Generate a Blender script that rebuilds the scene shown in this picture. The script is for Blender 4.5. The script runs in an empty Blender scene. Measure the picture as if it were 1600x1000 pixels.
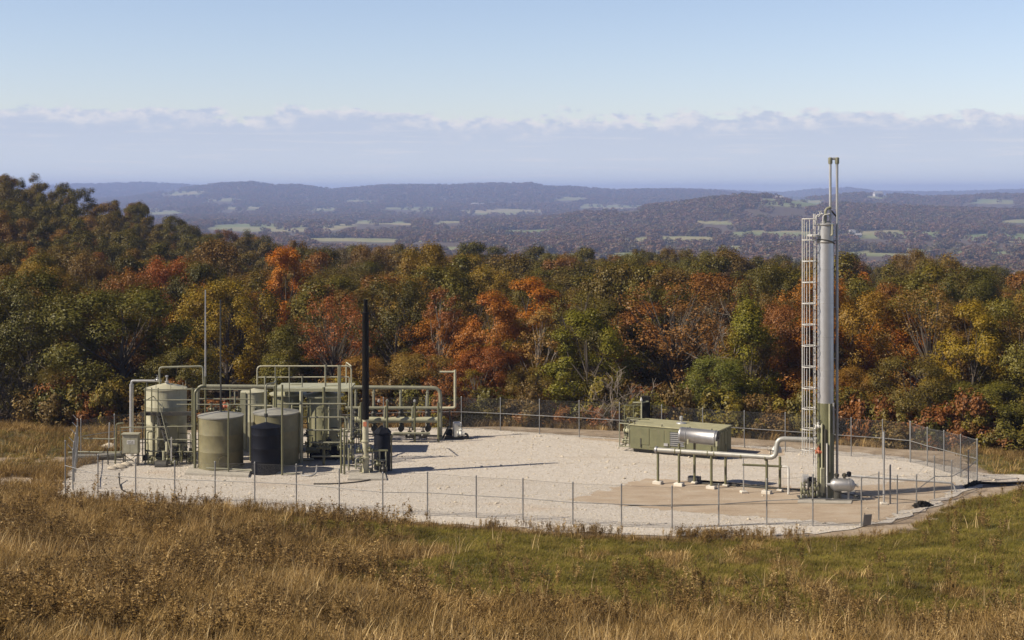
import bpy, math, random
import numpy as np
from mathutils import Vector, Matrix

SC = bpy.context.scene
COL = SC.collection
F = 2222.2          # focal length in photograph pixels (1600 px wide)
CAMZ = 16.0         # camera height above the gravel pad
PI = math.pi
random.seed(7)

# ------------------------------------------------------------------ camera, sky, sun, exposure
cam_d = bpy.data.cameras.new('camera')
cam_d.lens = 50; cam_d.sensor_width = 36; cam_d.shift_y = -0.125
cam_d.clip_start = 0.5; cam_d.clip_end = 40000
cam = bpy.data.objects.new('camera', cam_d)
cam.location = (0, 0, CAMZ); cam.rotation_euler = (PI/2, 0, 0)
COL.objects.link(cam); SC.camera = cam

SUN_EL = math.radians(41)
LIGHT_DIR = Vector((0.957, 0.29, 0)).normalized()      # direction the light travels over the ground
to_sun = Vector((-LIGHT_DIR.x*math.cos(SUN_EL), -LIGHT_DIR.y*math.cos(SUN_EL), math.sin(SUN_EL)))
sun_d = bpy.data.lights.new('sun', 'SUN'); sun_d.energy = 5.0; sun_d.angle = math.radians(0.5)
sun_d.color = (1.0, 0.88, 0.70)
sun = bpy.data.objects.new('sun', sun_d)
sun.rotation_euler = to_sun.to_track_quat('Z', 'Y').to_euler(); sun.location = (-60, -20, 80)
COL.objects.link(sun)

world = bpy.data.worlds.new('World'); SC.world = world; world.use_nodes = True
wn = world.node_tree; wn.nodes.clear()
def N(nt, t, **kw):
    n = nt.nodes.new(t)
    for k, v in kw.items():
        setattr(n, k, v)
    return n
def math_n(nt, op, a=None, b=None, c=None, clamp=False):
    n = N(nt, 'ShaderNodeMath', operation=op); n.use_clamp = clamp
    for i, v in enumerate((a, b, c)):
        if v is None: continue
        if isinstance(v, (int, float)): n.inputs[i].default_value = v
        else: nt.links.new(v, n.inputs[i])
    return n.outputs[0]
def mix_n(nt, fac, a, b, blend='MIX'):
    n = N(nt, 'ShaderNodeMix', data_type='RGBA', blend_type=blend)
    for i, v in ((0, fac), (6, a), (7, b)):
        if isinstance(v, (int, float)): n.inputs[i].default_value = v
        elif isinstance(v, tuple): n.inputs[i].default_value = (*v, 1) if len(v) == 3 else v
        else: nt.links.new(v, n.inputs[i])
    return n.outputs[2]
def noise_n(nt, vec, scale, detail=4, rough=0.55, out=0):
    n = N(nt, 'ShaderNodeTexNoise'); n.inputs['Scale'].default_value = scale
    n.inputs['Detail'].default_value = detail; n.inputs['Roughness'].default_value = rough
    if vec is not None: nt.links.new(vec, n.inputs['Vector'])
    return n.outputs[out]
def ramp_n(nt, fac, stops, interp='LINEAR'):
    n = N(nt, 'ShaderNodeValToRGB'); cr = n.color_ramp; cr.interpolation = interp
    while len(cr.elements) < len(stops): cr.elements.new(0.5)
    for e, (p, c) in zip(cr.elements, stops):
        e.position = p; e.color = (*c, 1) if len(c) == 3 else c
    nt.links.new(fac, n.inputs[0]); return n.outputs[0]
def smooth_n(nt, v, lo, hi):
    n = N(nt, 'ShaderNodeMapRange', interpolation_type='SMOOTHSTEP')
    n.inputs[1].default_value = lo; n.inputs[2].default_value = hi
    nt.links.new(v, n.inputs[0]); return n.outputs[0]

SKY_STRENGTH = 0.066
sky = N(wn, 'ShaderNodeTexSky', sky_type='NISHITA', sun_disc=False)
sky.sun_elevation = SUN_EL
sky.sun_rotation = math.atan2(to_sun.x, to_sun.y)
sky.altitude = 300; sky.air_density = 1.0; sky.dust_density = 0.6; sky.ozone_density = 1.2
tc = N(wn, 'ShaderNodeTexCoord')
sep = N(wn, 'ShaderNodeSeparateXYZ'); wn.links.new(tc.outputs['Generated'], sep.inputs[0])
az = math_n(wn, 'ARCTAN2', sep.outputs[0], sep.outputs[1])
el = math_n(wn, 'ARCSINE', sep.outputs[2])
# the bank of low cumulus that rings the horizon: an uneven top edge and a soft base
def azel(sa, se, off=0.0):
    c = N(wn, 'ShaderNodeCombineXYZ')
    wn.links.new(math_n(wn, 'MULTIPLY', az, sa), c.inputs[0]); wn.links.new(math_n(wn, 'MULTIPLY', el, se), c.inputs[1])
    c.inputs[2].default_value = off
    return c.outputs[0]
big = noise_n(wn, azel(7, 10), 1.0, 2, 0.5)
mid = noise_n(wn, azel(30, 72, 3), 1.0, 3, 0.6)
fine = noise_n(wn, azel(110, 190, 7), 1.0, 5, 0.6)
top = math_n(wn, 'ADD', 0.0205, math_n(wn, 'MULTIPLY', big, 0.028))
top = math_n(wn, 'ADD', top, math_n(wn, 'MULTIPLY', mid, 0.031))
top = math_n(wn, 'ADD', top, math_n(wn, 'MULTIPLY', fine, 0.011))
depth = math_n(wn, 'SUBTRACT', top, el)                         # > 0 inside the bank
cmask = smooth_n(wn, depth, -0.0012, 0.0032)
streak = noise_n(wn, azel(16, 330, 11), 1.0, 4, 0.6)
puff = noise_n(wn, azel(70, 130, 5), 1.0, 4, 0.6)
lit = smooth_n(wn, depth, 0.017, 0.0015)                          # sunlit crowns of the bank
lit = math_n(wn, 'MULTIPLY', lit, smooth_n(wn, puff, 0.36, 0.62))
st = math_n(wn, 'MULTIPLY', smooth_n(wn, streak, 0.50, 0.72), 0.45)
lit = math_n(wn, 'MAXIMUM', lit, st)
ccol = mix_n(wn, lit, mix_n(wn, smooth_n(wn, el, 0.052, 0.004), (6.1, 6.9, 8.6), (7.9, 8.7, 9.6)), (9.1, 8.95, 9.35))
hz = smooth_n(wn, el, 0.05, -0.01)
cmask = math_n(wn, 'MULTIPLY', cmask, 0.90)
deep = ramp_n(wn, math_n(wn, 'DIVIDE', el, 1.5708, clamp=True), [(0.0, (1.66, 1.54, 1.70)), (0.09, (1.66, 1.53, 1.62)), (0.28, (0.72, 0.68, 0.78)), (1.0, (0.36, 0.35, 0.42))])
tint = mix_n(wn, 1.0, sky.outputs[0], deep, 'MULTIPLY')
skc = mix_n(wn, cmask, tint, ccol)
bg = N(wn, 'ShaderNodeBackground'); bg.inputs[1].default_value = SKY_STRENGTH
wn.links.new(skc, bg.inputs[0])
wo = N(wn, 'ShaderNodeOutputWorld'); wn.links.new(bg.outputs[0], wo.inputs[0])

SC.view_settings.view_transform = 'Standard'
SC.view_settings.look = 'None'
SC.view_settings.exposure = 0.42
SC.view_settings.gamma = 1.0
SC.view_settings.use_curve_mapping = False
SC.render.engine = 'CYCLES'
SC.cycles.use_denoising = True
SC.cycles.max_bounces = 8
SC.cycles.diffuse_bounces = 3
SC.cycles.glossy_bounces = 3
SC.cycles.transmission_bounces = 3
SC.cycles.volume_bounces = 1
SC.cycles.transparent_max_bounces = 8
SC.cycles.sample_clamp_indirect = 6

# ------------------------------------------------------------------ small helpers
def Q(px, py, Y):
    """point on the view ray through photograph pixel (px, py) at depth Y"""
    return Vector(((px-800)*Y/F, Y, CAMZ-(py-300)*Y/F))
def G(px, py, z=0.0):
    """point of the plane z seen at photograph pixel (px, py)"""
    Y = (CAMZ-z)*F/(py-300)
    return Vector(((px-800)*Y/F, Y, z))

def vnoise(x, y, seed=0):
    x = np.asarray(x, float); y = np.asarray(y, float)
    xi = np.floor(x).astype(np.int64); yi = np.floor(y).astype(np.int64)
    fx = x-xi; fy = y-yi
    fx = fx*fx*(3-2*fx); fy = fy*fy*(3-2*fy)
    def h(a, b):
        n = (a*374761393 + b*668265263 + seed*974711) & 0x7fffffff
        n = ((n ^ (n >> 13))*1274126177) & 0x7fffffff
        return ((n ^ (n >> 16)) & 0xffff)/65535.0
    return (h(xi, yi)*(1-fx)+h(xi+1, yi)*fx)*(1-fy) + (h(xi, yi+1)*(1-fx)+h(xi+1, yi+1)*fx)*fy
def fbm(x, y, seed=0, octv=4):
    s = 0; a = 0.5; f = 1.0
    for i in range(octv):
        s = s + a*vnoise(x*f, y*f, seed+i*17); a *= 0.5; f *= 2.03
    return s/(1-0.5**octv)
def sstep(v, lo, hi):
    t = np.clip((v-lo)/(hi-lo), 0, 1); return t*t*(3-2*t)

def new_obj(name, me, parent=None):
    o = bpy.data.objects.new(name, me); COL.objects.link(o)
    if parent is not None: o.parent = parent
    return o
def tag(o, label=None, cat=None, group=None, kind=None):
    if label: o['label'] = label
    if cat: o['category'] = cat
    if group: o['group'] = group
    if kind: o['kind'] = kind
    return o
ROOT = {}
def thing(name, label, cat, loc=(0, 0, 0), group=None):
    o = bpy.data.objects.new(name, None); COL.objects.link(o)
    o.location = loc; o.empty_display_size = 0.3
    ROOT[o.name] = Vector(loc)
    return tag(o, label, cat, group)
def root_loc(o):
    while o.parent is not None: o = o.parent
    return ROOT.get(o.name, Vector((0, 0, 0)))

def np_mesh(name, verts, faces, mat=None, smooth=False, attrs=None):
    """verts (n,3), faces (m,k) with a constant k"""
    me = bpy.data.meshes.new(name)
    verts = np.asarray(verts, np.float32); faces = np.asarray(faces, np.int32)
    k = faces.shape[1]
    me.vertices.add(len(verts)); me.vertices.foreach_set('co', verts.ravel())
    me.loops.add(faces.size); me.loops.foreach_set('vertex_index', faces.ravel())
    me.polygons.add(len(faces))
    me.polygons.foreach_set('loop_start', np.arange(len(faces), dtype=np.int32)*k)
    try: me.polygons.foreach_set('loop_total', np.full(len(faces), k, np.int32))
    except Exception: pass
    if smooth: me.polygons.foreach_set('use_smooth', np.ones(len(faces), bool))
    me.update(calc_edges=True)
    if attrs:
        for an, av in attrs.items():
            a = me.attributes.new(an, 'FLOAT', 'POINT'); a.data.foreach_set('value', np.asarray(av, np.float32))
    if mat: me.materials.append(mat)
    return me

class MB:
    """collects solid shapes and builds them as ONE mesh object"""
    def __init__(s): s.v = []; s.f = []
    def add(s, vs, fs):
        b = len(s.v); s.v += [tuple(v) for v in vs]; s.f += [tuple(i+b for i in f) for f in fs]
        return s
    def sweep(s, pts, rad, n=8, cap=True):
        pts = [Vector(p) for p in pts]
        if not isinstance(rad, (list, tuple)): rad = [rad]*len(pts)
        t0 = (pts[1]-pts[0]).normalized()
        u = t0.orthogonal().normalized(); vs = []; prev = t0
        for i, p in enumerate(pts):
            if i == 0: t = t0
            elif i == len(pts)-1: t = (pts[i]-pts[i-1]).normalized()
            else: t = ((pts[i]-pts[i-1]).normalized()+(pts[i+1]-pts[i]).normalized()).normalized()
            q = prev.rotation_difference(t); u = (q @ u).normalized(); prev = t
            w = t.cross(u)
            for k in range(n):
                a = 2*PI*k/n
                vs.append(p+(u*math.cos(a)+w*math.sin(a))*rad[i])
        fs = []
        for i in range(len(pts)-1):
            for k in range(n):
                a = i*n+k; b = i*n+(k+1) % n
                fs.append((a, b, b+n, a+n))
        if cap:
            fs.append(tuple(range(n-1, -1, -1))); m = (len(pts)-1)*n
            fs.append(tuple(range(m, m+n)))
        return s.add(vs, fs)
    def tube(s, a, b, r, r2=None, n=8): return s.sweep([a, b], [r, r if r2 is None else r2], n)
    def pipe(s, pts, r, bend=None, n=8):
        """polyline with rounded elbows"""
        pts = [Vector(p) for p in pts]; bend = bend or r*3; out = [pts[0]]
        for i in range(1, len(pts)-1):
            a, b, c = pts[i-1], pts[i], pts[i+1]
            d1 = (a-b); d2 = (c-b); k = min(bend, d1.length*0.45, d2.length*0.45)
            p1 = b+d1.normalized()*k; p2 = b+d2.normalized()*k
            for j in range(5):
                t = j/4; out.append(p1*(1-t)**2+b*2*t*(1-t)+p2*t*t)
        out.append(pts[-1])
        return s.sweep(out, r, n)
    def rev(s, p, axis, prof, n=24):
        """solid of revolution about an axis: prof = [(distance along the axis, radius)...]"""
        p = Vector(p); ax = Vector(axis).normalized(); u = ax.orthogonal().normalized(); w = ax.cross(u)
        vs = []; fs = []
        for (t, r) in prof:
            for k in range(n):
                a = 2*PI*k/n; vs.append(p+ax*t+(u*math.cos(a)+w*math.sin(a))*max(r, 1e-4))
        for i in range(len(prof)-1):
            for k in range(n):
                a = i*n+k; b = i*n+(k+1) % n; fs.append((a, b, b+n, a+n))
        fs.append(tuple(range(n-1, -1, -1))); m = (len(prof)-1)*n; fs.append(tuple(range(m, m+n)))
        return s.add(vs, fs)
    def box(s, c, size, rz=0.0, bev=0.0):
        c = Vector(c); x, y, z = (d/2 for d in size); M = Matrix.Rotation(rz, 3, 'Z')
        if bev <= 0:
            vs = [M @ Vector((sx*x, sy*y, sz*z))+c for sz in (-1, 1) for sx, sy in ((-1, -1), (1, -1), (1, 1), (-1, 1))]
            fs = [(3, 2, 1, 0), (4, 5, 6, 7), (0, 1, 5, 4), (1, 2, 6, 5), (2, 3, 7, 6), (3, 0, 4, 7)]
            return s.add(vs, fs)
        b = bev; vs = []
        for zz, ins in ((-z, b), (-z+b, 0), (z-b, 0), (z, b)):
            X = x-ins; Y = y-ins
            for sx, sy in ((-1, -1), (1, -1), (1, 1), (-1, 1)):
                vs.append(M @ Vector((sx*X, sy*Y, zz))+c)
        fs = [(3, 2, 1, 0), (12, 13, 14, 15)]
        for l in range(3):
            for k in range(4):
                a = l*4+k; d = l*4+(k+1) % 4; fs.append((a, d, d+4, a+4))
        return s.add(vs, fs)
    def torus(s, c, axis, R, r, n=14, m=5, a0=0, a1=2*PI):
        c = Vector(c); ax = Vector(axis).normalized(); u = ax.orthogonal().normalized(); w = ax.cross(u)
        if abs(a1-a0-2*PI) < 1e-6:
            vs = []; fs = []
            for i in range(n):
                a = 2*PI*i/n; d = u*math.cos(a)+w*math.sin(a)
                for j in range(m):
                    b = 2*PI*j/m; vs.append(c+d*(R+r*math.cos(b))+ax*r*math.sin(b))
            for i in range(n):
                for j in range(m):
                    fs.append((i*m+j, ((i+1) % n)*m+j, ((i+1) % n)*m+(j+1) % m, i*m+(j+1) % m))
            return s.add(vs, fs)
        return s.sweep([c+(u*math.cos(a0+(a1-a0)*i/n)+w*math.sin(a0+(a1-a0)*i/n))*R for i in range(n+1)], r, m)
    def mesh(s, name, mat, off=Vector((0, 0, 0)), angle=35):
        me = bpy.data.meshes.new(name)
        me.from_pydata([(v[0]-off.x, v[1]-off.y, v[2]-off.z) for v in s.v], [], s.f)
        me.polygons.foreach_set('use_smooth', [True]*len(me.polygons))
        try: me.set_sharp_from_angle(angle=math.radians(angle))
        except Exception: pass
        me.update()
        if mat: me.materials.append(mat)
        return me
    def build(s, name, mat, parent=None, angle=35):
        off = root_loc(parent) if parent is not None else Vector((0, 0, 0))
        return new_obj(name, s.mesh(name, mat, off, angle), parent)

# ------------------------------------------------------------------ materials
def new_mat(name):
    m = bpy.data.materials.new(name); m.use_nodes = True
    nt = m.node_tree; nt.nodes.clear()
    out = N(nt, 'ShaderNodeOutputMaterial')
    return m, nt, out
def pos_n(nt, obj=False):
    if obj: return N(nt, 'ShaderNodeTexCoord').outputs['Object']
    return N(nt, 'ShaderNodeNewGeometry').outputs['Position']
def scaled(nt, vec, s):
    n = N(nt, 'ShaderNodeVectorMath', operation='MULTIPLY'); nt.links.new(vec, n.inputs[0]); n.inputs[1].default_value = s
    return n.outputs[0]
def paint(name, col, rough=0.5, metal=0.0, var=0.16, dirt=(0.20, 0.15, 0.09), dirt_amt=0.35, bump=0.0, coat=0.0):
    """weathered paint or metal: blotches, runs down the side, dust in patches"""
    m, nt, out = new_mat(name); p = pos_n(nt)
    b = N(nt, 'ShaderNodeBsdfPrincipled'); nt.links.new(b.outputs[0], out.inputs[0])
    blot = noise_n(nt, p, 2.3, 5, 0.6)
    run = noise_n(nt, scaled(nt, p, (9, 9, 0.55)), 1.0, 4, 0.6)
    d = tuple(c*(1-var) for c in col); l = tuple(min(1, c*(1+var)) for c in col)
    c1 = ramp_n(nt, blot, [(0.3, d), (0.7, l)])
    c2 = mix_n(nt, math_n(nt, 'MULTIPLY', smooth_n(nt, run, 0.52, 0.74), dirt_amt), c1, dirt)
    fl = noise_n(nt, p, 26, 3, 0.6)
    c3 = mix_n(nt, math_n(nt, 'MULTIPLY', smooth_n(nt, fl, 0.62, 0.72), dirt_amt*0.7), c2, tuple(c*0.55 for c in dirt))
    nt.links.new(c3, b.inputs['Base Color'])
    nt.links.new(math_n(nt, 'ADD', rough-0.1, math_n(nt, 'MULTIPLY', run, 0.22)), b.inputs['Roughness'])
    b.inputs['Metallic'].default_value = metal
    if max(col) < 0.02: b.inputs['Specular IOR Level'].default_value = 0.15
    bn = N(nt, 'ShaderNodeBump'); bn.inputs['Strength'].default_value = 0.12+bump; bn.inputs['Distance'].default_value = 0.02
    nt.links.new(blot, bn.inputs['Height']); nt.links.new(bn.outputs[0], b.inputs['Normal'])
    return m

M = {}
M['khaki'] = paint('khaki_paint', (0.185, 0.168, 0.094), 0.5, dirt_amt=0.5)
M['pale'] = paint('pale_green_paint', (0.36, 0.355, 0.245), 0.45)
M['cream'] = paint('cream_paint', (0.41, 0.395, 0.285), 0.5, dirt_amt=0.5)
M['vessel'] = paint('shaded_vessel_paint', (0.20, 0.198, 0.120), 0.5, dirt_amt=0.5)  # vessel colour darkened from pale, with the shade on them painted in
M['roofgrey'] = paint('roof_grey', (0.25, 0.245, 0.215), 0.5)
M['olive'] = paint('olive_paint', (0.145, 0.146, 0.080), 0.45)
M['olivetop'] = paint('pale_olive_roof', (0.33, 0.315, 0.19), 0.55)  # roof in a lighter olive than the enclosure walls
M['black'] = paint('black_plastic', (0.008, 0.009, 0.014), 0.5, dirt=(0.05, 0.048, 0.046), dirt_amt=0.15)
M['stack'] = paint('sooted_steel', (0.006, 0.0055, 0.005), 0.65, dirt=(0.03, 0.014, 0.008), dirt_amt=0.3)
M['pipe'] = paint('pipe_paint', (0.235, 0.233, 0.168), 0.45, dirt=(0.12, 0.10, 0.06), dirt_amt=0.45)
M['pipegreen'] = paint('green_pipe_paint', (0.140, 0.138, 0.076), 0.45, dirt=(0.08, 0.07, 0.04), dirt_amt=0.45)
M['dark'] = paint('dark_steel', (0.045, 0.044, 0.038), 0.5)
M['silver'] = paint('aluminium_jacket', (0.36, 0.36, 0.37), 0.46, metal=0.8, var=0.08, dirt=(0.25, 0.24, 0.22), dirt_amt=0.5)
M['towersilver'] = paint('tower_jacket', (0.56, 0.56, 0.57), 0.42, metal=0.7, var=0.07, dirt=(0.34, 0.33, 0.31), dirt_amt=0.5)
M['lagging'] = paint('pipe_lagging', (0.37, 0.37, 0.345), 0.45, metal=0.35, var=0.1, dirt=(0.22, 0.21, 0.18), dirt_amt=0.5)
M['galv'] = paint('galvanised_steel', (0.42, 0.42, 0.42), 0.45, metal=0.45, var=0.14, dirt=(0.24, 0.22, 0.19), dirt_amt=0.4)
M['post'] = paint('weathered_post', (0.26, 0.26, 0.26), 0.5, metal=0.4, dirt=(0.12, 0.11, 0.10), dirt_amt=0.5)
M['white'] = paint('white_paint', (0.56, 0.555, 0.53), 0.45, dirt=(0.4, 0.35, 0.28))
M['concrete'] = paint('concrete', (0.37, 0.345, 0.30), 0.85, dirt=(0.19, 0.16, 0.12), dirt_amt=0.5, bump=0.3)
M['block'] = paint('pale_concrete', (0.62, 0.58, 0.51), 0.85, dirt=(0.32, 0.27, 0.20), dirt_amt=0.5, bump=0.3)
M['rust'] = paint('orange_plate', (0.50, 0.17, 0.09), 0.6)
M['boxgrey'] = paint('cabinet_paint', (0.33, 0.32, 0.24), 0.45)
M['grille'] = paint('grille_grey', (0.07, 0.075, 0.085), 0.5)
M['rock'] = paint('limestone', (0.50, 0.44, 0.35), 0.9, dirt=(0.2, 0.15, 0.1), dirt_amt=0.6, bump=0.5)
M['tarp'] = paint('black_tarp', (0.014, 0.013, 0.012), 0.7)
M['barn'] = paint('white_wall', (0.52, 0.51, 0.49), 0.6)
M['barnroof'] = paint('grey_roof', (0.30, 0.29, 0.29), 0.6)
M['bark'] = paint('bark', (0.085, 0.068, 0.052), 0.9, dirt=(0.03, 0.025, 0.02), dirt_amt=0.6, bump=0.5)
M['palebark'] = paint('pale_bark', (0.27, 0.225, 0.18), 0.9, dirt=(0.08, 0.065, 0.05), dirt_amt=0.6, bump=0.5)
M['wire'] = paint('fence_wire', (0.13, 0.13, 0.13), 0.6, metal=0.2)

def leaf_mat(name, mode):
    """mode 'object': obj.color tints the tree; mode 'random': an autumn ramp by instance"""
    m, nt, out = new_mat(name)
    oi = N(nt, 'ShaderNodeObjectInfo'); ge = N(nt, 'ShaderNodeNewGeometry')
    rnd = ge.outputs['Random Per Island']
    if mode == 'object':
        base = oi.outputs['Color']
    else:
        base = ramp_n(nt, oi.outputs['Random'], mode, 'CONSTANT')
    br = ramp_n(nt, rnd, [(0, (0.72, 0.70, 0.65)), (0.5, (1, 1, 1)), (1.0, (1.4, 1.32, 1.1))])
    c = mix_n(nt, 1.0, base, br, 'MULTIPLY')
    clump = noise_n(nt, ge.outputs['Position'], 0.55, 2, 0.5)
    c = mix_n(nt, math_n(nt, 'MULTIPLY', smooth_n(nt, clump, 0.5, 0.7), 0.55), c, mix_n(nt, 1.0, c, (1.22, 0.95, 0.75), 'MULTIPLY'))
    d = N(nt, 'ShaderNodeBsdfDiffuse'); t = N(nt, 'ShaderNodeBsdfTranslucent'); g = N(nt, 'ShaderNodeBsdfGlossy')
    nt.links.new(c, d.inputs[0])
    nt.links.new(mix_n(nt, 1.0, c, (1.3, 1.1, 0.5), 'MULTIPLY'), t.inputs[0])
    g.inputs['Color'].default_value = (0.8, 0.8, 0.75, 1); g.inputs['Roughness'].default_value = 0.5
    a = N(nt, 'ShaderNodeMixShader'); a.inputs[0].default_value = 0.20
    nt.links.new(d.outputs[0], a.inputs[1]); nt.links.new(t.outputs[0], a.inputs[2])
    b = N(nt, 'ShaderNodeMixShader'); b.inputs[0].default_value = 0.025
    nt.links.new(a.outputs[0], b.inputs[1]); nt.links.new(g.outputs[0], b.inputs[2])
    nt.links.new(b.outputs[0], out.inputs[0])
    return m
M['leaf'] = leaf_mat('tree_leaves', 'object')
OLIVE = (0.108, 0.092, 0.013); DOLIVE = (0.078, 0.069, 0.011); BROWN = (0.140, 0.085, 0.019)
RUST = (0.185, 0.078, 0.016); ORANGE = (0.42, 0.165, 0.012); GOLD = (0.25, 0.165, 0.014); GREEN = (0.165, 0.150, 0.012)
RED = (0.24, 0.072, 0.014); GREYB = (0.125, 0.090, 0.052); TAN = (0.24, 0.145, 0.040)
M['leaf_mid'] = leaf_mat('forest_leaves', [(0, (0.105, 0.090, 0.013)), (0.24, (0.078, 0.068, 0.012)), (0.50, (0.115, 0.085, 0.016)), (0.68, (0.145, 0.086, 0.018)), (0.80, (0.080, 0.075, 0.013)), (0.92, (0.15, 0.072, 0.018)), (0.98, TAN)])
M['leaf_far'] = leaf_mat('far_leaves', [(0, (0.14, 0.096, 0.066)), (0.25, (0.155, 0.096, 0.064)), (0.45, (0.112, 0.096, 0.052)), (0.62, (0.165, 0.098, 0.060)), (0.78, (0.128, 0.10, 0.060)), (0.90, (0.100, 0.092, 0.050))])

def blade_mat(name, stops, trans=0.3):
    m, nt, out = new_mat(name)
    oi = N(nt, 'ShaderNodeObjectInfo'); ge = N(nt, 'ShaderNodeNewGeometry')
    mixr = math_n(nt, 'FRACT', math_n(nt, 'ADD', math_n(nt, 'MULTIPLY', oi.outputs['Random'], 0.55), math_n(nt, 'MULTIPLY', ge.outputs['Random Per Island'], 0.45)))
    c = ramp_n(nt, mixr, stops)
    patch = noise_n(nt, ge.outputs['Position'], 0.45, 4, 0.6)
    c = mix_n(nt, 1.0, c, ramp_n(nt, patch, [(0.32, (0.62, 0.60, 0.58)), (0.68, (1.32, 1.28, 1.18))]), 'MULTIPLY')
    d = N(nt, 'ShaderNodeBsdfDiffuse'); t = N(nt, 'ShaderNodeBsdfTranslucent')
    nt.links.new(c, d.inputs[0]); nt.links.new(c, t.inputs[0])
    a = N(nt, 'ShaderNodeMixShader'); a.inputs[0].default_value = trans
    nt.links.new(d.outputs[0], a.inputs[1]); nt.links.new(t.outputs[0], a.inputs[2])
    nt.links.new(a.outputs[0], out.inputs[0]); return m
M['dry'] = blade_mat('dry_blades', [(0, (0.085, 0.056, 0.022)), (0.32, (0.200, 0.132, 0.051)), (0.62, (0.345, 0.236, 0.100)), (0.83, (0.53, 0.39, 0.19)), (1.0, (0.72, 0.58, 0.34))])
M['straw'] = blade_mat('straw_stalks', [(0, (0.22, 0.145, 0.065)), (0.5, (0.42, 0.30, 0.15)), (1.0, (0.68, 0.54, 0.31))])
M['weed'] = blade_mat('weed_stems', [(0, (0.10, 0.066, 0.032)), (0.5, (0.22, 0.148, 0.066)), (1.0, (0.38, 0.275, 0.135))])
M['turf'] = blade_mat('green_blades', [(0, (0.125, 0.120, 0.024)), (0.42, (0.185, 0.168, 0.036)), (0.72, (0.26, 0.205, 0.066)), (1.0, (0.40, 0.30, 0.135))])

# ------------------------------------------------------------------ terrain
PAD_PX = [(88, 777), (212, 787), (336, 793), (463, 800), (598, 814), (744, 820), (895, 832), (1050, 838), (1200, 836), (1300, 832), (1400, 812),
          (1460, 790), (1500, 770), (1540, 757), (1660, 760), (1660, 742), (1545, 741), (1480, 728), (1422, 716), (1330, 706), (1230, 699),
          (1161, 696), (1098, 692), (1000, 687), (905, 681), (843, 677), (782, 671), (700, 668), (560, 668), (300, 675), (200, 690), (188, 712), (110, 735)]
FRONT = [(-40, 77.5), (-24.5, 75.0), (-13.4, 72.2), (-4.3, 69.0), (3.9, 66.6), (7.7, 66.0), (12.3, 66.0), (16.9, 66.6), (19.4, 69.0), (22.6, 73.5), (26.5, 76.8), (60, 78)]
def front_y(X): return np.interp(X, [a for a, b in FRONT], [b for a, b in FRONT])
def forest_edge(X): return np.interp(X, [-60, -30, 0, 10, 24, 34, 80], [99, 97.5, 99.5, 97, 91, 88, 88])
R1 = ([600, 760, 840, 900, 950, 1000, 1050, 1100, 1150, 1190, 1250, 1300, 1400, 1500, 1600, 1900, 2400], [372, 358, 350, 339, 333, 328, 323, 316, 310, 308, 315, 322, 327, 331, 334, 338, 345])
R2 = ([700, 1000, 1100, 1200, 1280, 1340, 1400, 1450, 1520, 1560, 1600, 1900, 2400], [345, 335, 322, 314, 311, 305, 307, 311, 309, 306, 308, 305, 320])
R3 = ([-800, 0, 120, 200, 250, 300, 350, 390, 430, 470, 520, 560, 600, 650, 700, 760, 830, 860, 900, 960, 1000, 1060, 1120, 1170, 1230, 1400, 1700, 2400],
      [305, 312, 316, 311, 303, 295, 289, 287, 292, 292, 299, 296, 292, 292, 292, 290, 289, 295, 295, 300, 299, 299, 301, 307, 311, 313, 312, 316])
R4 = ([-800, -200, 60, 110, 150, 230, 300, 400, 1000, 1050, 1150, 1220, 1280, 1330, 1370, 1450, 1600, 1900, 2400], [300, 296, 294, 291, 290, 288, 292, 304, 303, 297, 301, 304, 298, 296, 302, 303, 299, 298, 304])
def near_z(X, Y):
    s = front_y(X)-Y
    sp = np.maximum(s, 0)
    h = 0.055*sp+0.0023*sp**2
    lump = (fbm(X*0.22, Y*0.22, 5)-0.5)*0.7*sstep(sp, 1, 8)+(fbm(X*0.9, Y*0.9, 9)-0.5)*0.16*sstep(sp, 0.0, 3)
    b = np.maximum(Y-forest_edge(X)+3, 0)
    back = -0.031*b-0.5*sstep(b, 0, 6)
    hill = 14.0*sstep(-X, 38, 125)*np.clip((Y-95)/205, 0, 1.15)
    hill = hill+6*sstep(-X, 150, 300)
    bump = (fbm(X*0.035, Y*0.035, 3)-0.5)*2.6*sstep(b, 6, 50)
    side = 0.05*np.maximum(X-34, 0)*sstep(Y, 40, 80)*-1.0+0.03*np.maximum(-X-32, 0)*sstep(Y, 30, 70)
    edge = (fbm(X*0.5, Y*0.5, 21)-0.5)*0.25*(sstep(-X, 27, 32)+sstep(X, 28, 33))*(s <= 0)
    return -0.03+h+lump+back+hill+bump*1.0+side+edge
def far_z(X, Y):
    px = 800+F*X/np.maximum(Y, 1)
    fl = -58+(fbm(X/520, Y/420, 31)-0.5)*26
    z = fl
    for (xs, ys), D, w, rough in ((R1, 3000, 520, 7), (R2, 4700, 800, 8), (R3, 7200, 1500, 14), (R4, 10000, 1600, 26)):
        cz = CAMZ-(np.interp(px, xs, ys)-300)*D/F
        t = (Y-D)/w
        prof = np.exp(-np.abs(t)**1.7)
        r = (fbm(X/(D*0.06), Y/(D*0.06), int(D))-0.5)*rough*2*sstep(np.abs(t), 0.1, 0.8)
        z = np.maximum(z, fl+(cz-fl)*prof+r*prof)
    return z
def ground_z(X, Y):
    X = np.asarray(X, float); Y = np.asarray(Y, float)
    k = sstep(Y, 318, 640)
    return near_z(X, Y)*(1-k)+far_z(X, Y)*k

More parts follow.
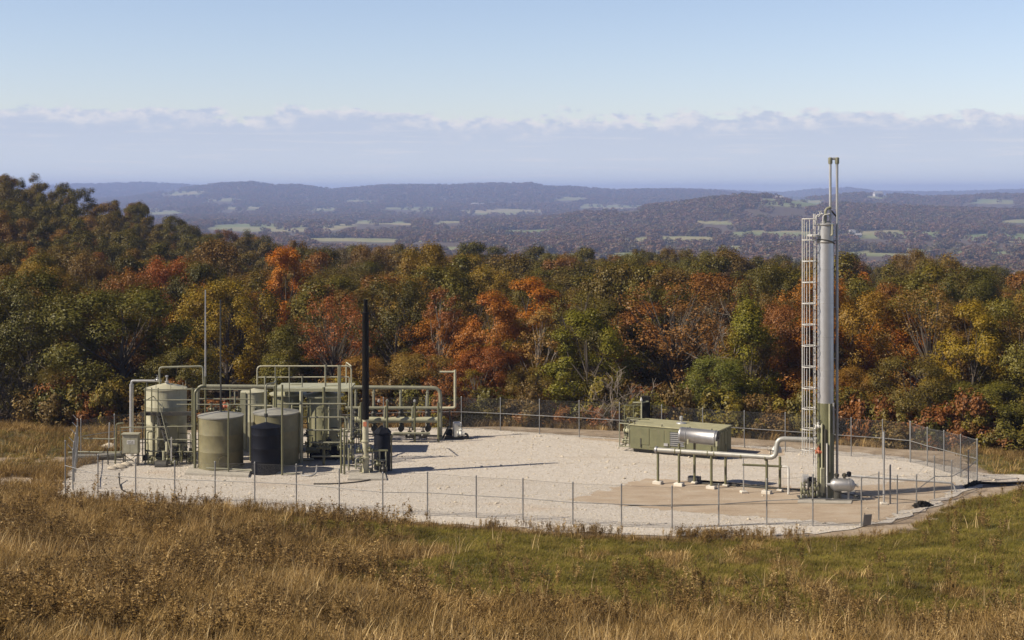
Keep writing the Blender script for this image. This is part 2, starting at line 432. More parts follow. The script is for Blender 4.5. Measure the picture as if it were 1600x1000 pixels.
rows = np.concatenate([np.arange(-40, 28, 2.0), np.arange(28, 100, 0.45), np.arange(100, 345, 2.2), np.geomspace(345, 14500, 330)])
ts = np.concatenate([np.linspace(-0.75, -0.47, 40, endpoint=False), np.linspace(-0.47, 0.47, 430), np.linspace(0.47, 0.75, 41)[1:]])
YY, TT = np.meshgrid(rows, ts, indexing='ij')
XX = TT*(np.maximum(YY, 0)*0.93+48)
ZZ = ground_z(XX, YY)
PXX = 800+F*XX/np.maximum(YY, 1); PYY = 300+F*(CAMZ-ZZ)/np.maximum(YY, 1)
# fields and clearings of the valley, by where the photograph shows them
FIELDS = [(435, 354, 115, 8.5), (590, 349, 55, 3.0), (600, 376, 125, 5), (815, 361, 45, 3.5), (1048, 373, 78, 5.0), (930, 397, 90, 5), (1010, 393, 60, 4),
          (1200, 366, 80, 7), (1400, 367, 82, 8), (1560, 371, 70, 9), (1470, 395, 165, 9), (1240, 318, 52, 9), (780, 331, 66, 4), (505, 327, 30, 3), (640, 327, 45, 3),
          (290, 301, 40, 4), (350, 312, 24, 3), (380, 326, 36, 3), (1545, 317, 40, 3.5), (955, 323, 58, 5), (890, 311, 30, 2), (560, 313, 28, 2.5), (1370, 308, 22, 2.5),
          (1150, 386, 60, 3), (720, 390, 60, 3), (1590, 345, 40, 3), (1120, 349, 34, 2.5), (700, 347, 34, 2.5), (250, 330, 40, 4)]
def field_at(px, py, X, Y):
    wx = (fbm(X/120, Y/160, 71)-0.5)*46; wy = (fbm(X/150, Y/220, 77)-0.5)*9
    f = np.zeros_like(px)
    for cx, cy, rx, ry in FIELDS:
        d = ((px+wx-cx)/rx)**2+((py+wy-cy)/(ry*0.9))**2
        f = np.maximum(f, 1-sstep(d, 0.75, 1.15))
    out = (np.abs(px-800) > 900)
    f = np.where(out, sstep(fbm(X/330, Y/330, 88), 0.52, 0.58), f)
    return np.where(Y > 420, f, 0)
FLD = field_at(PXX, PYY, XX, YY)
# bare soil beside the pad, by the place
def dirt_at(X, Y):
    n = fbm(X*0.35, Y*0.35, 41); n2 = fbm(X*1.7, Y*1.7, 43)
    inside = (Y > front_y(X)-0.6)*(Y < forest_edge(X)-1.5)*(Y > 60)*1.0
    left = sstep(-X, 20, 25)*np.maximum(np.exp(-((Y-78.5+0.10*(X+26))/1.5)**2), np.exp(-((Y-85.5-0.12*(X+26))/1.2)**2))*sstep(n*0.5+n2*0.5, 0.30, 0.46)*1.3
    track = sstep(X, 24, 27)*np.exp(-((Y-(78.6-0.02*(X-24)))/1.7)**2)
    berm = sstep(X, 16.5, 19)*(1-sstep(X, 25, 29))*np.exp(-((Y-front_y(X)-0.2)/2.6)**2)*sstep(n2, 0.28, 0.62)
    return np.clip(inside*sstep(1-np.abs(X-1.5)/26.5, 0.0, 0.05)+left*0.8+track+berm, 0, 1)
def green_at(X, Y):
    """1 = short green turf, 0 = tall dry grass, on the slope in front of the pad"""
    s = front_y(X)-Y
    n = fbm(X*0.13, Y*0.13, 61); n2 = fbm(X*0.6, Y*0.6, 63)
    band = sstep(s, 0.5, 2.5)*(1-sstep(s, 15, 24))*sstep(X, -17, -5)*1.15
    right = sstep(X, 2, 10)*(1-sstep(s, 18, 28))*0.68
    left = 0.30*sstep(-X, 3, 8)*sstep(n, 0.56, 0.72)
    g = np.maximum(np.maximum(band, right), left)*sstep(n*0.6+n2*0.4, 0.27, 0.46)
    far = (s <= 0)*sstep(-X, 25, 28)*sstep(n, 0.48, 0.60)*0.6
    return np.clip(np.maximum(g, far), 0, 1)
DRT = dirt_at(XX, YY); GRN = green_at(XX, YY)
nr, nc = XX.shape
idx = np.arange(nr*nc).reshape(nr, nc)
quads = np.stack([idx[:-1, :-1], idx[:-1, 1:], idx[1:, 1:], idx[1:, :-1]], -1).reshape(-1, 4)
m, nt, out = new_mat('ground_soil'); p = pos_n(nt)
b = N(nt, 'ShaderNodeBsdfPrincipled'); b.inputs['Roughness'].default_value = 0.95; nt.links.new(b.outputs[0], out.inputs[0])
def attr_n(nt, name):
    a = N(nt, 'ShaderNodeAttribute'); a.attribute_name = name; return a.outputs['Fac']
n1 = noise_n(nt, p, 0.7, 6, 0.65); n2_ = noise_n(nt, p, 5.0, 5, 0.65); nf = noise_n(nt, p, 0.012, 6, 0.62)
soil = ramp_n(nt, n1, [(0.3, (0.060, 0.042, 0.024)), (0.5, (0.115, 0.078, 0.040)), (0.7, (0.175, 0.125, 0.066))])
turf = ramp_n(nt, n2_, [(0.3, (0.055, 0.056, 0.020)), (0.6, (0.090, 0.088, 0.028)), (0.8, (0.15, 0.115, 0.05))])
dirt = ramp_n(nt, n1, [(0.28, (0.17, 0.125, 0.08)), (0.5, (0.28, 0.215, 0.15)), (0.72, (0.39, 0.325, 0.25))])
wood = ramp_n(nt, nf, [(0.3, (0.060, 0.046, 0.030)), (0.5, (0.085, 0.058, 0.036)), (0.7, (0.058, 0.055, 0.028))])
fcol = ramp_n(nt, noise_n(nt, p, 0.0045, 4, 0.55), [(0.36, (0.125, 0.160, 0.055)), (0.5, (0.185, 0.195, 0.080)), (0.64, (0.28, 0.235, 0.125))])
c = mix_n(nt, attr_n(nt, 'green'), soil, turf)
c = mix_n(nt, smooth_n(nt, math_n(nt, 'ADD', attr_n(nt, 'dirt'), math_n(nt, 'MULTIPLY', math_n(nt, 'SUBTRACT', n2_, 0.5), 0.9)), 0.35, 0.65), c, dirt)
c = mix_n(nt, attr_n(nt, 'far'), c, wood)
c = mix_n(nt, attr_n(nt, 'field'), c, fcol)
nt.links.new(c, b.inputs['Base Color'])
bn = N(nt, 'ShaderNodeBump'); bn.inputs['Strength'].default_value = 0.7; bn.inputs['Distance'].default_value = 0.12
nt.links.new(n2_, bn.inputs['Height']); nt.links.new(bn.outputs[0], b.inputs['Normal'])
M['ground'] = m
me = np_mesh('ground', np.stack([XX, YY, ZZ], -1).reshape(-1, 3), quads, M['ground'], True,
             {'dirt': DRT.ravel(), 'green': GRN.ravel(), 'field': FLD.ravel(), 'far': sstep(YY, 96, 112).ravel()})
ground = new_obj('ground', me); tag(ground, kind='structure')

# gravel pad and the patch of packed clay on it
def sheet(name, pxs, z, mat, jag=0.0, seed=1, step=0.6):
    pts = [G(x, y) for x, y in pxs]; rnd = random.Random(seed); ring = []
    for i in range(len(pts)):
        a = pts[i]; c_ = pts[(i+1) % len(pts)]; n = max(1, int((c_-a).length/step))
        for k in range(n):
            q = a.lerp(c_, k/n)
            ring.append((q.x+rnd.uniform(-jag, jag), q.y+rnd.uniform(-jag, jag), z))
    me = bpy.data.meshes.new(name); me.from_pydata(ring, [], [tuple(range(len(ring)))]); me.materials.append(mat)
    me.update()
    if me.polygons[0].normal.z < 0: me.flip_normals()
    o = new_obj(name, me); tag(o, kind='structure'); return o
m, nt, out = new_mat('gravel'); p = pos_n(nt)
b = N(nt, 'ShaderNodeBsdfPrincipled'); b.inputs['Roughness'].default_value = 0.92; nt.links.new(b.outputs[0], out.inputs[0])
vo = N(nt, 'ShaderNodeTexVoronoi'); vo.inputs['Scale'].default_value = 17; nt.links.new(p, vo.inputs['Vector'])
vo2 = N(nt, 'ShaderNodeTexVoronoi'); vo2.inputs['Scale'].default_value = 5.5; nt.links.new(p, vo2.inputs['Vector'])
st1 = ramp_n(nt, N(nt, 'ShaderNodeSeparateColor').outputs[0], [(0, (0.3, 0.3, 0.3)), (1, (0.3, 0.3, 0.3))])
sc_ = N(nt, 'ShaderNodeSeparateColor'); nt.links.new(vo.outputs['Color'], sc_.inputs[0])
sc2 = N(nt, 'ShaderNodeSeparateColor'); nt.links.new(vo2.outputs['Color'], sc2.inputs[0])
c1 = ramp_n(nt, sc_.outputs[0], [(0, (0.355, 0.317, 0.271)), (0.35, (0.44, 0.40, 0.351)), (0.7, (0.495, 0.455, 0.403)), (1, (0.575, 0.535, 0.483))])
c2 = mix_n(nt, 0.35, c1, ramp_n(nt, sc2.outputs[1], [(0, (0.39, 0.35, 0.305)), (1, (0.53, 0.49, 0.445))]))
pt = noise_n(nt, scaled(nt, p, (0.16, 0.34, 1)), 1.0, 5, 0.6)
c3 = mix_n(nt, math_n(nt, 'MULTIPLY', smooth_n(nt, pt, 0.55, 0.74), 0.6), c2, (0.40, 0.295, 0.205))
pt2 = noise_n(nt, p, 1.1, 4, 0.6)
c4 = mix_n(nt, math_n(nt, 'MULTIPLY', smooth_n(nt, pt2, 0.52, 0.75), 0.35), c3, (0.34, 0.30, 0.255))
wob = noise_n(nt, p, 0.22, 2, 0.5)
for cx_, cy_, rr_ in ((6.0, 52.0, 32.0), (6.0, 52.0, 33.8), (30.0, 112.0, 34.0), (30.0, 112.0, 35.8), (-4.0, 60.0, 17.5), (-4.0, 60.0, 19.3)):
    ds = N(nt, 'ShaderNodeVectorMath', operation='DISTANCE'); nt.links.new(p, ds.inputs[0]); ds.inputs[1].default_value = (cx_, cy_, 0)
    dd = math_n(nt, 'ABSOLUTE', math_n(nt, 'SUBTRACT', math_n(nt, 'ADD', ds.outputs['Value'], math_n(nt, 'MULTIPLY', wob, 1.6)), rr_+0.8))
    tr_ = math_n(nt, 'MULTIPLY', smooth_n(nt, dd, 0.34, 0.12), math_n(nt, 'MULTIPLY', smooth_n(nt, pt, 0.40, 0.60), 0.38))
    c4 = mix_n(nt, tr_, c4, (0.36, 0.315, 0.262))
nt.links.new(c4, b.inputs['Base Color'])
bn = N(nt, 'ShaderNodeBump'); bn.inputs['Strength'].default_value = 0.6; bn.inputs['Distance'].default_value = 0.035
nt.links.new(math_n(nt, 'ADD', vo.outputs['Distance'], vo2.outputs['Distance']), bn.inputs['Height']); nt.links.new(bn.outputs[0], b.inputs['Normal'])
M['gravel'] = m
sheet('gravel_pad', PAD_PX, 0.0, M['gravel'], 0.28, 3)
m, nt, out = new_mat('packed_clay'); p = pos_n(nt)
b = N(nt, 'ShaderNodeBsdfPrincipled'); b.inputs['Roughness'].default_value = 0.95; nt.links.new(b.outputs[0], out.inputs[0])
n1 = noise_n(nt, scaled(nt, p, (0.5, 1.1, 1)), 1.0, 6, 0.62); n2_ = noise_n(nt, p, 9, 5, 0.7)
cc = ramp_n(nt, n1, [(0.3, (0.30, 0.228, 0.158)), (0.5, (0.365, 0.288, 0.210)), (0.7, (0.41, 0.345, 0.27))])
cc = mix_n(nt, math_n(nt, 'MULTIPLY', smooth_n(nt, n2_, 0.56, 0.72), 0.45), cc, (0.50, 0.43, 0.35))
nt.links.new(cc, b.inputs['Base Color'])
bn = N(nt, 'ShaderNodeBump'); bn.inputs['Strength'].default_value = 0.5; bn.inputs['Distance'].default_value = 0.04
nt.links.new(n2_, bn.inputs['Height']); nt.links.new(bn.outputs[0], b.inputs['Normal'])
M['clay'] = m
sheet('clay_patch', [(888, 781), (960, 762), (1012, 748), (1090, 750), (1180, 757), (1260, 762), (1340, 760), (1420, 752), (1500, 754), (1470, 775), (1420, 797), (1370, 815), (1310, 818), (1220, 810),
                     (1120, 803), (1020, 795), (950, 788)], 0.006, M['clay'], 0.33, 5, 0.3)
sheet('clay_strip', [(900, 684), (960, 690), (1060, 706), (1160, 712), (1230, 712), (1230, 703), (1160, 699), (1060, 693), (980, 686)], 0.007, M['clay'], 0.25, 8)

# ------------------------------------------------------------------ haze over the valley
hz_mat = bpy.data.materials.new('haze'); hz_mat.use_nodes = True
ht = hz_mat.node_tree; ht.nodes.clear()
hv = N(ht, 'ShaderNodeVolumePrincipled'); hv.inputs['Color'].default_value = (0.44, 0.575, 1.0, 1)
hv.inputs['Density'].default_value = 0.00014; hv.inputs['Anisotropy'].default_value = 0.0
ho = N(ht, 'ShaderNodeOutputMaterial'); ht.links.new(hv.outputs[0], ho.inputs['Volume'])
zlo = float(ZZ.min())-1.0; zhi = max(float(ZZ.max())+14, 45)
hb = MB(); xm = float(np.abs(XX).max())+60
hb.box((0, (-60+14600)/2, (zlo+zhi)/2), (2*xm, 14660, zhi-zlo))
tag(hb.build('haze', hz_mat), kind='stuff')

# ------------------------------------------------------------------ trees
def leaf_quads(rng, centers, radii, per, leaf, squash=1.0, mid=None):
    """leaf sprays scattered round the ends of the limbs"""
    n = len(centers)*per
    c = np.repeat(centers, per, 0); r = np.repeat(radii, per)
    d = rng.normal(size=(n, 3)); d /=  np.linalg.norm(d, axis=1, keepdims=True)
    rr = r*rng.random(n)**0.45
    pos = c+d*rr[:, None]*np.array([1, 1, squash])
    if mid is None: mid = centers.mean(0)
    out_ = pos-mid; out_ /= np.linalg.norm(out_, axis=1, keepdims=True)+1e-6
    nrm = d*0.85+out_*0.55+np.array([0, 0, 0.25])+rng.normal(size=(n, 3))*0.42
    nrm /= np.linalg.norm(nrm, axis=1, keepdims=True)
    t = np.cross(nrm, rng.normal(size=(n, 3))); t /= np.linalg.norm(t, axis=1, keepdims=True)
    u = np.cross(nrm, t); s = leaf*(0.55+0.8*rng.random(n)); s2 = s*(0.45+0.35*rng.random(n))
    a = pos-t*s[:, None]*0.5; b = pos+u*s2[:, None]*0.5+nrm*(s*0.08)[:, None]
    e = pos+t*s[:, None]*0.5; f = pos-u*s2[:, None]*0.5+nrm*(s*0.08)[:, None]
    v = np.stack([a, b, e, f], 1).reshape(-1, 3)
    return v, np.arange(n*4).reshape(-1, 4)

def crown_points(rng, H, W, base, ncl, shape):
    u = rng.random(ncl)**(0.85 if shape != 'cone' else 1.1)
    th = rng.random(ncl)*2*PI
    if shape == 'cone': env = (1-u)**0.75*0.98+0.05
    elif shape == 'tall': env = np.sqrt(np.clip(1-(1.75*u-0.75)**2, 0.02, 1))
    else: env = np.sqrt(np.clip(1-(1.9*u-0.95)**2, 0.03, 1))**0.85
    f = np.sqrt(0.42+0.58*rng.random(ncl))
    k = rng.integers(3, 6); ph = rng.random()*6
    lob = 1+0.20*np.sin(k*th+ph+u*5)+0.10*np.sin((k+3)*th-2*ph)
    R = W/2*env*f*lob
    z = base+u*(H-base)*0.96
    return np.stack([R*np.cos(th), R*np.sin(th), z], 1), u

def limb_mesh(mb, rng, H, base, pts, r0, lean=0.03, k=10, n=6):
    top = Vector((rng.normal()*lean*H, rng.normal()*lean*H, H*0.80))
    tr = []
    for i in range(7):
        t = i/6
        tr.append(Vector((top.x*t+rng.normal()*0.05, top.y*t+rng.normal()*0.05, -0.4+(H*0.80+0.4)*t)))
    rad = [r0*(1.25 if i == 0 else (1-i/6)**0.8*0.95+0.05) for i in range(7)]
    mb.sweep(tr, rad, n)
    sel = rng.choice(len(pts), min(k, len(pts)), replace=False)
    for j in sel:
        q = Vector(pts[j])
        t = min(0.9, max(0.16, (q.z/H)*0.62)); i = int(t*6); o = tr[i].lerp(tr[min(i+1, 6)], t*6-i)
        m1 = o.lerp(q, 0.5)+Vector((rng.normal()*0.15, rng.normal()*0.15, -0.12))
        rr = r0*(1-t)*0.5+0.02
        mb.sweep([o, m1, q], [rr, rr*0.6, 0.012], 5)

TREE = {}
def make_tree(key, seed, H, W, base, ncl, per, leaf, shape, limbs, r0=0.17, rc=(0.10, 0.17), bark='bark'):
    rng = np.random.default_rng(seed)
    pts, u = crown_points(rng, H, W, base, ncl, shape)
    radii = W*(rc[0]+(rc[1]-rc[0])*rng.random(ncl))
    v, f = leaf_quads(rng, pts, radii, per, leaf)
    crown = np_mesh('crown', v, f, M['leaf'])
    mb = MB(); limb_mesh(mb, rng, H, base, pts, r0, k=limbs)
    trunk = mb.mesh('trunk', M[bark])
    TREE[key] = (crown, trunk, H, W)
# unit sizes: about 9-10 m tall, 6 m wide
for i in range(4): make_tree('round%d' % i, 10+i, 9.5, 6.2, 0.7, 62, 480, 0.130, 'round', 16)
for i in range(2): make_tree('tall%d' % i, 30+i, 10.0, 5.0, 0.7, 58, 480, 0.130, 'tall', 14)
for i in range(2): make_tree('cone%d' % i, 40+i, 9.5, 5.4, 0.4, 64, 460, 0.125, 'cone', 10)
for i in range(3): make_tree('sparse%d' % i, 50+i, 9.8, 6.4, 2.2, 90, 100, 0.135, 'round', 60, 0.16, (0.07, 0.13))
for i in range(2): make_tree('thin%d' % i, 60+i, 9.5, 3.8, 3.2, 46, 110, 0.135, 'tall', 34, 0.12, (0.09, 0.15), 'palebark')
for i in range(5): make_tree('mid%d' % i, 70+i, 9.5, 6.0, 1.0, 42, 260, 0.19, ['cone', 'tall', 'cone', 'round', 'tall'][i], 5)
for i in range(3): make_tree('bush%d' % i, 80+i, 2.6, 3.2, 0.1, 34, 90, 0.17, 'round', 14, 0.04, (0.10, 0.17))

def bare_tree(seed, H, spread, bark, levels=4, stems=1, r0=0.12):
    rng = np.random.default_rng(seed); mb = MB()
    def grow(p, d, L, r, lv):
        q1 = p+d*L*0.5+Vector(rng.normal(size=3)*0.04*L); q2 = q1+(d+Vector(rng.normal(size=3)*0.15)).normalized()*L*0.5
        mb.sweep([p, q1, q2], [r, r*0.82, r*0.62], 6 if lv > 2 else 4)
        if lv == 0: return
        for k in range(3 if lv > 1 else 4):
            nd = (d*0.8+Vector(rng.normal(size=3)*spread)+Vector((0, 0, 0.16))).normalized()
            o = p.lerp(q2, 0.45+0.55*rng.random()) if k else q2
            grow(o, nd, L*(0.58+0.2*rng.random()), max(r*0.55, 0.008), lv-1)
    for s_ in range(stems):
        d = Vector((rng.normal()*0.12*(1 if stems == 1 else 3), rng.normal()*0.12*(1 if stems == 1 else 3), 1)).normalized()
        grow(Vector((rng.normal()*0.15*(stems > 1), rng.normal()*0.15*(stems > 1), -0.2)), d, H*0.36, r0, levels)
    return mb.mesh('branches', M[bark])
BARE = [bare_tree(1, 8.5, 0.42, 'palebark'), bare_tree(2, 8.0, 0.45, 'bark'), bare_tree(3, 3.6, 0.55, 'palebark', 3, 6, 0.035), bare_tree(4, 3.4, 0.5, 'bark', 3, 7, 0.03)]

def gz(x, y): return float(ground_z(np.array([x]), np.array([y]))[0])
TAKEN = []
def vary(c, a=0.12):
    k = 1+random.uniform(-a, a)
    return (c[0]*k*(1+random.uniform(-a, a)*0.6), c[1]*k, c[2]*k, 1)
def place_tree(key, x, y, h, w, color, label, group=None, name='autumn_tree', cat='tree'):
    crown, trunk, H, W = TREE[key]
    o = thing(name, label, cat, (x, y, gz(x, y)-0.05), group)
    o.rotation_euler = (0, 0, random.uniform(0, 6.28)); o.scale = (w/W, w/W, h/H)
    c = new_obj('crown', crown, o); c.color = vary(color)
    new_obj('trunk', trunk, o)
    TAKEN.append((x, y, w*0.5)); return o
def hero(key, px, top, wpx, Y, color, label, name='autumn_tree', hmul=1.0, cat='tree'):
    x = (px-800)*Y/F; z = gz(x, Y); h = (CAMZ-(top-300)*Y/F-z)*1.03
    return place_tree(key, x, Y, h*hmul, wpx*Y/F*1.08, color, label, None, name, cat)
H_ = hero
H_('tall0', 445, 388, 84, 150, ORANGE, 'bright orange maple standing out of the hillside above the tanks', 'maple_tree')
H_('round1', 262, 408, 100, 148, RED, 'deep red tree on the hillside above the tall pale tank', 'maple_tree')
H_('round0', 352, 445, 130, 116, GOLD, 'yellow green tree behind the two tall thin poles')
H_('round2', 190, 455, 205, 104.5, (0.112, 0.099, 0.016), 'large olive green tree rising behind the left end of the fence', 'oak_tree')
H_('round3', 45, 432, 150, 107, DOLIVE, 'dark green tree filling the left edge of the clearing', 'oak_tree')
H_('sparse0', 525, 468, 110, 109, (0.232, 0.087, 0.025), 'reddish thin leaved tree behind the upper railing of the pipe rack')
H_('round1', 618, 440, 130, 117, (0.078, 0.071, 0.014), 'dark olive oak just right of the black stack top', 'oak_tree')
H_('cone0', 440, 515, 100, 104, (0.121, 0.105, 0.016), 'low green tree right behind the pipe rack railing')
H_('tall1', 768, 462, 105, 107, (0.310, 0.117, 0.018), 'orange tree beside the vent pipe at the middle of the back fence', 'maple_tree')
H_('round0', 752, 545, 100, 103, (0.225, 0.078, 0.018), 'rust red tree low behind the back fence right of the vent pipe', 'maple_tree')
H_('thin0', 845, 492, 84, 104, TAN, 'tan tree with a pale forked trunk and few leaves')
H_('tall0', 915, 486, 122, 101, GREEN, 'bright green leaning tree behind the middle of the back fence')
H_('sparse1', 1052, 445, 190, 107, (0.202, 0.099, 0.027), 'wide brown tree with dark limbs showing behind the olive enclosure', 'oak_tree')
H_('cone1', 1170, 472, 120, 101, GREEN, 'pointed green tree left of the silver tower')
H_('round3', 1125, 560, 110, 98.5, (0.116, 0.120, 0.018), 'low bushy green tree above the right end of the olive enclosure')
H_('round2', 1235, 480, 105, 105, (0.186, 0.081, 0.020), 'rusty brown tree directly left of the caged ladder')
H_('round0', 1342, 462, 125, 104, (0.209, 0.132, 0.016), 'golden tree directly right of the silver tower')
H_('sparse2', 1452, 455, 150, 101, (0.163, 0.102, 0.022), 'mixed green and red tree above the right corner of the fence')
H_('tall1', 1515, 480, 112, 97, GOLD, 'yellowish upright tree beyond the right fence corner')
H_('round1', 1590, 470, 130, 97, (0.132, 0.117, 0.018), 'green and yellow tree at the right edge of the forest front')
H_('thin1', 690, 455, 70, 112, (0.202, 0.083, 0.025), 'slim reddish tree with a bare pale trunk')
H_('round2', 655, 555, 110, 102.5, (0.194, 0.128, 0.027), 'low tan brown tree behind the pipe manifold')
H_('round3', 570, 560, 90, 103, (0.202, 0.112, 0.020), 'low golden brown tree behind the black stack')
H_('round1', 1420, 560, 130, 94, (0.132, 0.105, 0.020), 'low olive tree just behind the right fence corner')
H_('round0', 1310, 575, 110, 97, (0.178, 0.105, 0.018), 'low orange brown tree behind the foot of the tower')
H_('round2', 1530, 600, 130, 92, (0.124, 0.117, 0.018), 'low green tree beside the dirt track beyond the fence corner')
H_('round3', 285, 545, 110, 102, (0.109, 0.090, 0.016), 'shaded olive tree behind the tall pale tank')
H_('round1', 100, 575, 120, 101, (0.102, 0.083, 0.016), 'low dark tree behind the left end posts of the fence')
H_('thin0', 740, 580, 60, 101, (0.171, 0.128, 0.018), 'small yellowing tree right beside the tall vent pipe')
H_('round0', 830, 575, 90, 101.5, (0.155, 0.108, 0.018), 'low yellow brown tree under the pale forked tree')
def bare(i, px, top, Y, label, name='bare_tree', wmul=1.0):
    x = (px-800)*Y/F; z = gz(x, Y); h = CAMZ-(top-300)*Y/F-z
    me = BARE[i]; mh = max(v.co.z for v in me.vertices)
    o = new_obj(name, me); o.location = (x, Y, z); o.scale = (h/mh*wmul, h/mh*wmul, h/mh); o.rotation_euler = (0, 0, random.uniform(0, 6.28))
    tag(o, label, 'bare tree' if 'tree' in name else 'bush'); TAKEN.append((x, Y, 1.6)); return o
bare(0, 1142, 462, 103.5, 'leafless tree with pale limbs left of the pointed green tree')
bare(1, 905, 452, 113, 'leafless grey tree above the bright green leaning tree')
bare(2, 968, 572, 97.8, 'leafless pale bush behind the cage of the olive enclosure', 'bare_bush', 1.25)
bare(3, 1000, 590, 98.0, 'leafless brown bush behind the olive enclosure roof', 'bare_bush', 1.2)
bare(3, 14, 548, 100.5, 'leafless grey bush at the left edge of the clearing', 'bare_bush', 1.2)
bare(1, 1205, 540, 100, 'thin leafless tree close behind the caged ladder')

# the rest of the forest: one spot for every tree, the largest in view as things of their own
rng = np.random.default_rng(5)
spots = []
cell = {}
def clear_spot(x, y, d):
    ci, cj = int(x//8), int(y//8)
    for a in (-1, 0, 1):
        for b_ in (-1, 0, 1):
            for (u, v) in cell.get((ci+a, cj+b_), ()):
                if (u-x)**2+(v-y)**2 < d*d: return False
    return True
NT = 26000
cy = 96+(352-96)*rng.random(NT)**0.75; cx = (rng.random(NT)*2-1)*(0.42*cy+34)
fe = forest_edge(cx); ex = fe-cy
for x, y, e in zip(cx, cy, ex):
    if e > -2.5: continue
    d = 4.2+1.3*min(1, max(0, (y-108)/40))+0.003*(y-100)
    if not clear_spot(x, y, d): continue
    if any((x-a)**2+(y-b_)**2 < (w*0.62+0.6)**2 for a, b_, w in TAKEN): continue
    if any(b_-42 < y < b_ and abs(x*b_/y-a) < w*0.85 for a, b_, w in TAKEN): continue
    cell.setdefault((int(x//8), int(y//8)), []).append((x, y)); spots.append((x, y))
sp = np.array(spots); spz = ground_z(sp[:, 0], sp[:, 1])
hh = 8.2+3.2*rng.random(len(sp)); ww = 5.0+2.2*rng.random(len(sp))
ww = np.where(sp[:, 1] > 125, ww*1.18, ww); hh = np.where(sp[:, 1] > 140, hh*(0.76+0.38*rng.random(len(sp))), hh)
hh = np.where(sp[:, 1] < 118, 6.2+2.8*rng.random(len(sp)), hh)
ppx = 800+F*sp[:, 0]/sp[:, 1]
inview = (ppx > -40) & (ppx < 1640)
order = np.argsort(np.where(inview, sp[:, 1], 1e6))
single = set(order[:262].tolist())
PLACES = [(95, 'left of the left fence end'), (170, 'behind the left fence end'), (230, 'behind the grey standpipe'), (300, 'behind the tall pale tank'), (350, 'behind the thin pale mast'), (395, 'behind the foremost khaki tank'),
          (430, 'behind the cream tank'), (475, 'behind the black plastic tank'), (545, 'behind the right pale green vessel'), (600, 'behind the black stack'), (650, 'behind the left half of the manifold'), (700, 'behind the right half of the manifold'), (770, 'right of the vent pipe'), (830, 'left of the pale forked tree'),
          (890, 'right of the pale forked tree'), (960, 'behind the leaning green tree'), (1020, 'behind the dark hood'), (1090, 'behind the silver drum'), (1155, 'behind the right end of the enclosure'), (1250, 'left of the caged ladder'), (1320, 'behind the tower'),
          (1380, 'close right of the tower'), (1422, 'behind the tall white post'), (1480, 'left of the right fence corner'), (1530, 'above the right fence corner'), (1580, 'right of the right fence corner'), (9999, 'at the far right edge')]
def column_of(px): return next(t for lim, t in PLACES if px < lim)
def row_of(y): return 'front row' if y < 108 else 'second row' if y < 118 else 'third row' if y < 130 else 'middle rows' if y < 145 else 'upper rows' if y < 170 else 'topmost rows'
KINDS = [  # colour, words, weight by zone (front, left hill, crest)
    (OLIVE, 'olive green'), (DOLIVE, 'dark green'), ((0.115, 0.086, 0.017), 'olive brown'), (BROWN, 'brown'), ((0.185, 0.082, 0.017), 'rust brown'),
    ((0.34, 0.135, 0.013), 'orange'), ((0.21, 0.140, 0.018), 'yellow brown'), (GREYB, 'grey brown')]
for i in order[:262]:
    x, y = sp[i]; zone = fbm(x*0.06, y*0.06, 91)
    wts = [0.21, 0.18, 0.19, 0.15, 0.09, 0.025 if y > 115 else 0.05, 0.09, 0.06]
    k = rng.choice(8, p=np.array(wts)/sum(wts))
    col, word = KINDS[k]
    key = rng.choice(['round0', 'round1', 'round2', 'round3', 'tall0', 'tall1', 'cone0', 'sparse0', 'sparse1'] if y < 128 else ['round0', 'round3', 'tall1', 'mid0', 'mid1', 'mid2', 'mid3', 'mid4'])
    lab = '%s tree in the forest %s %s' % (word, row_of(y), column_of(800+F*x/y))
    place_tree(str(key), float(x), float(y), float(hh[i]), float(ww[i]), col, lab, 'autumn trees of the forest behind the pad')

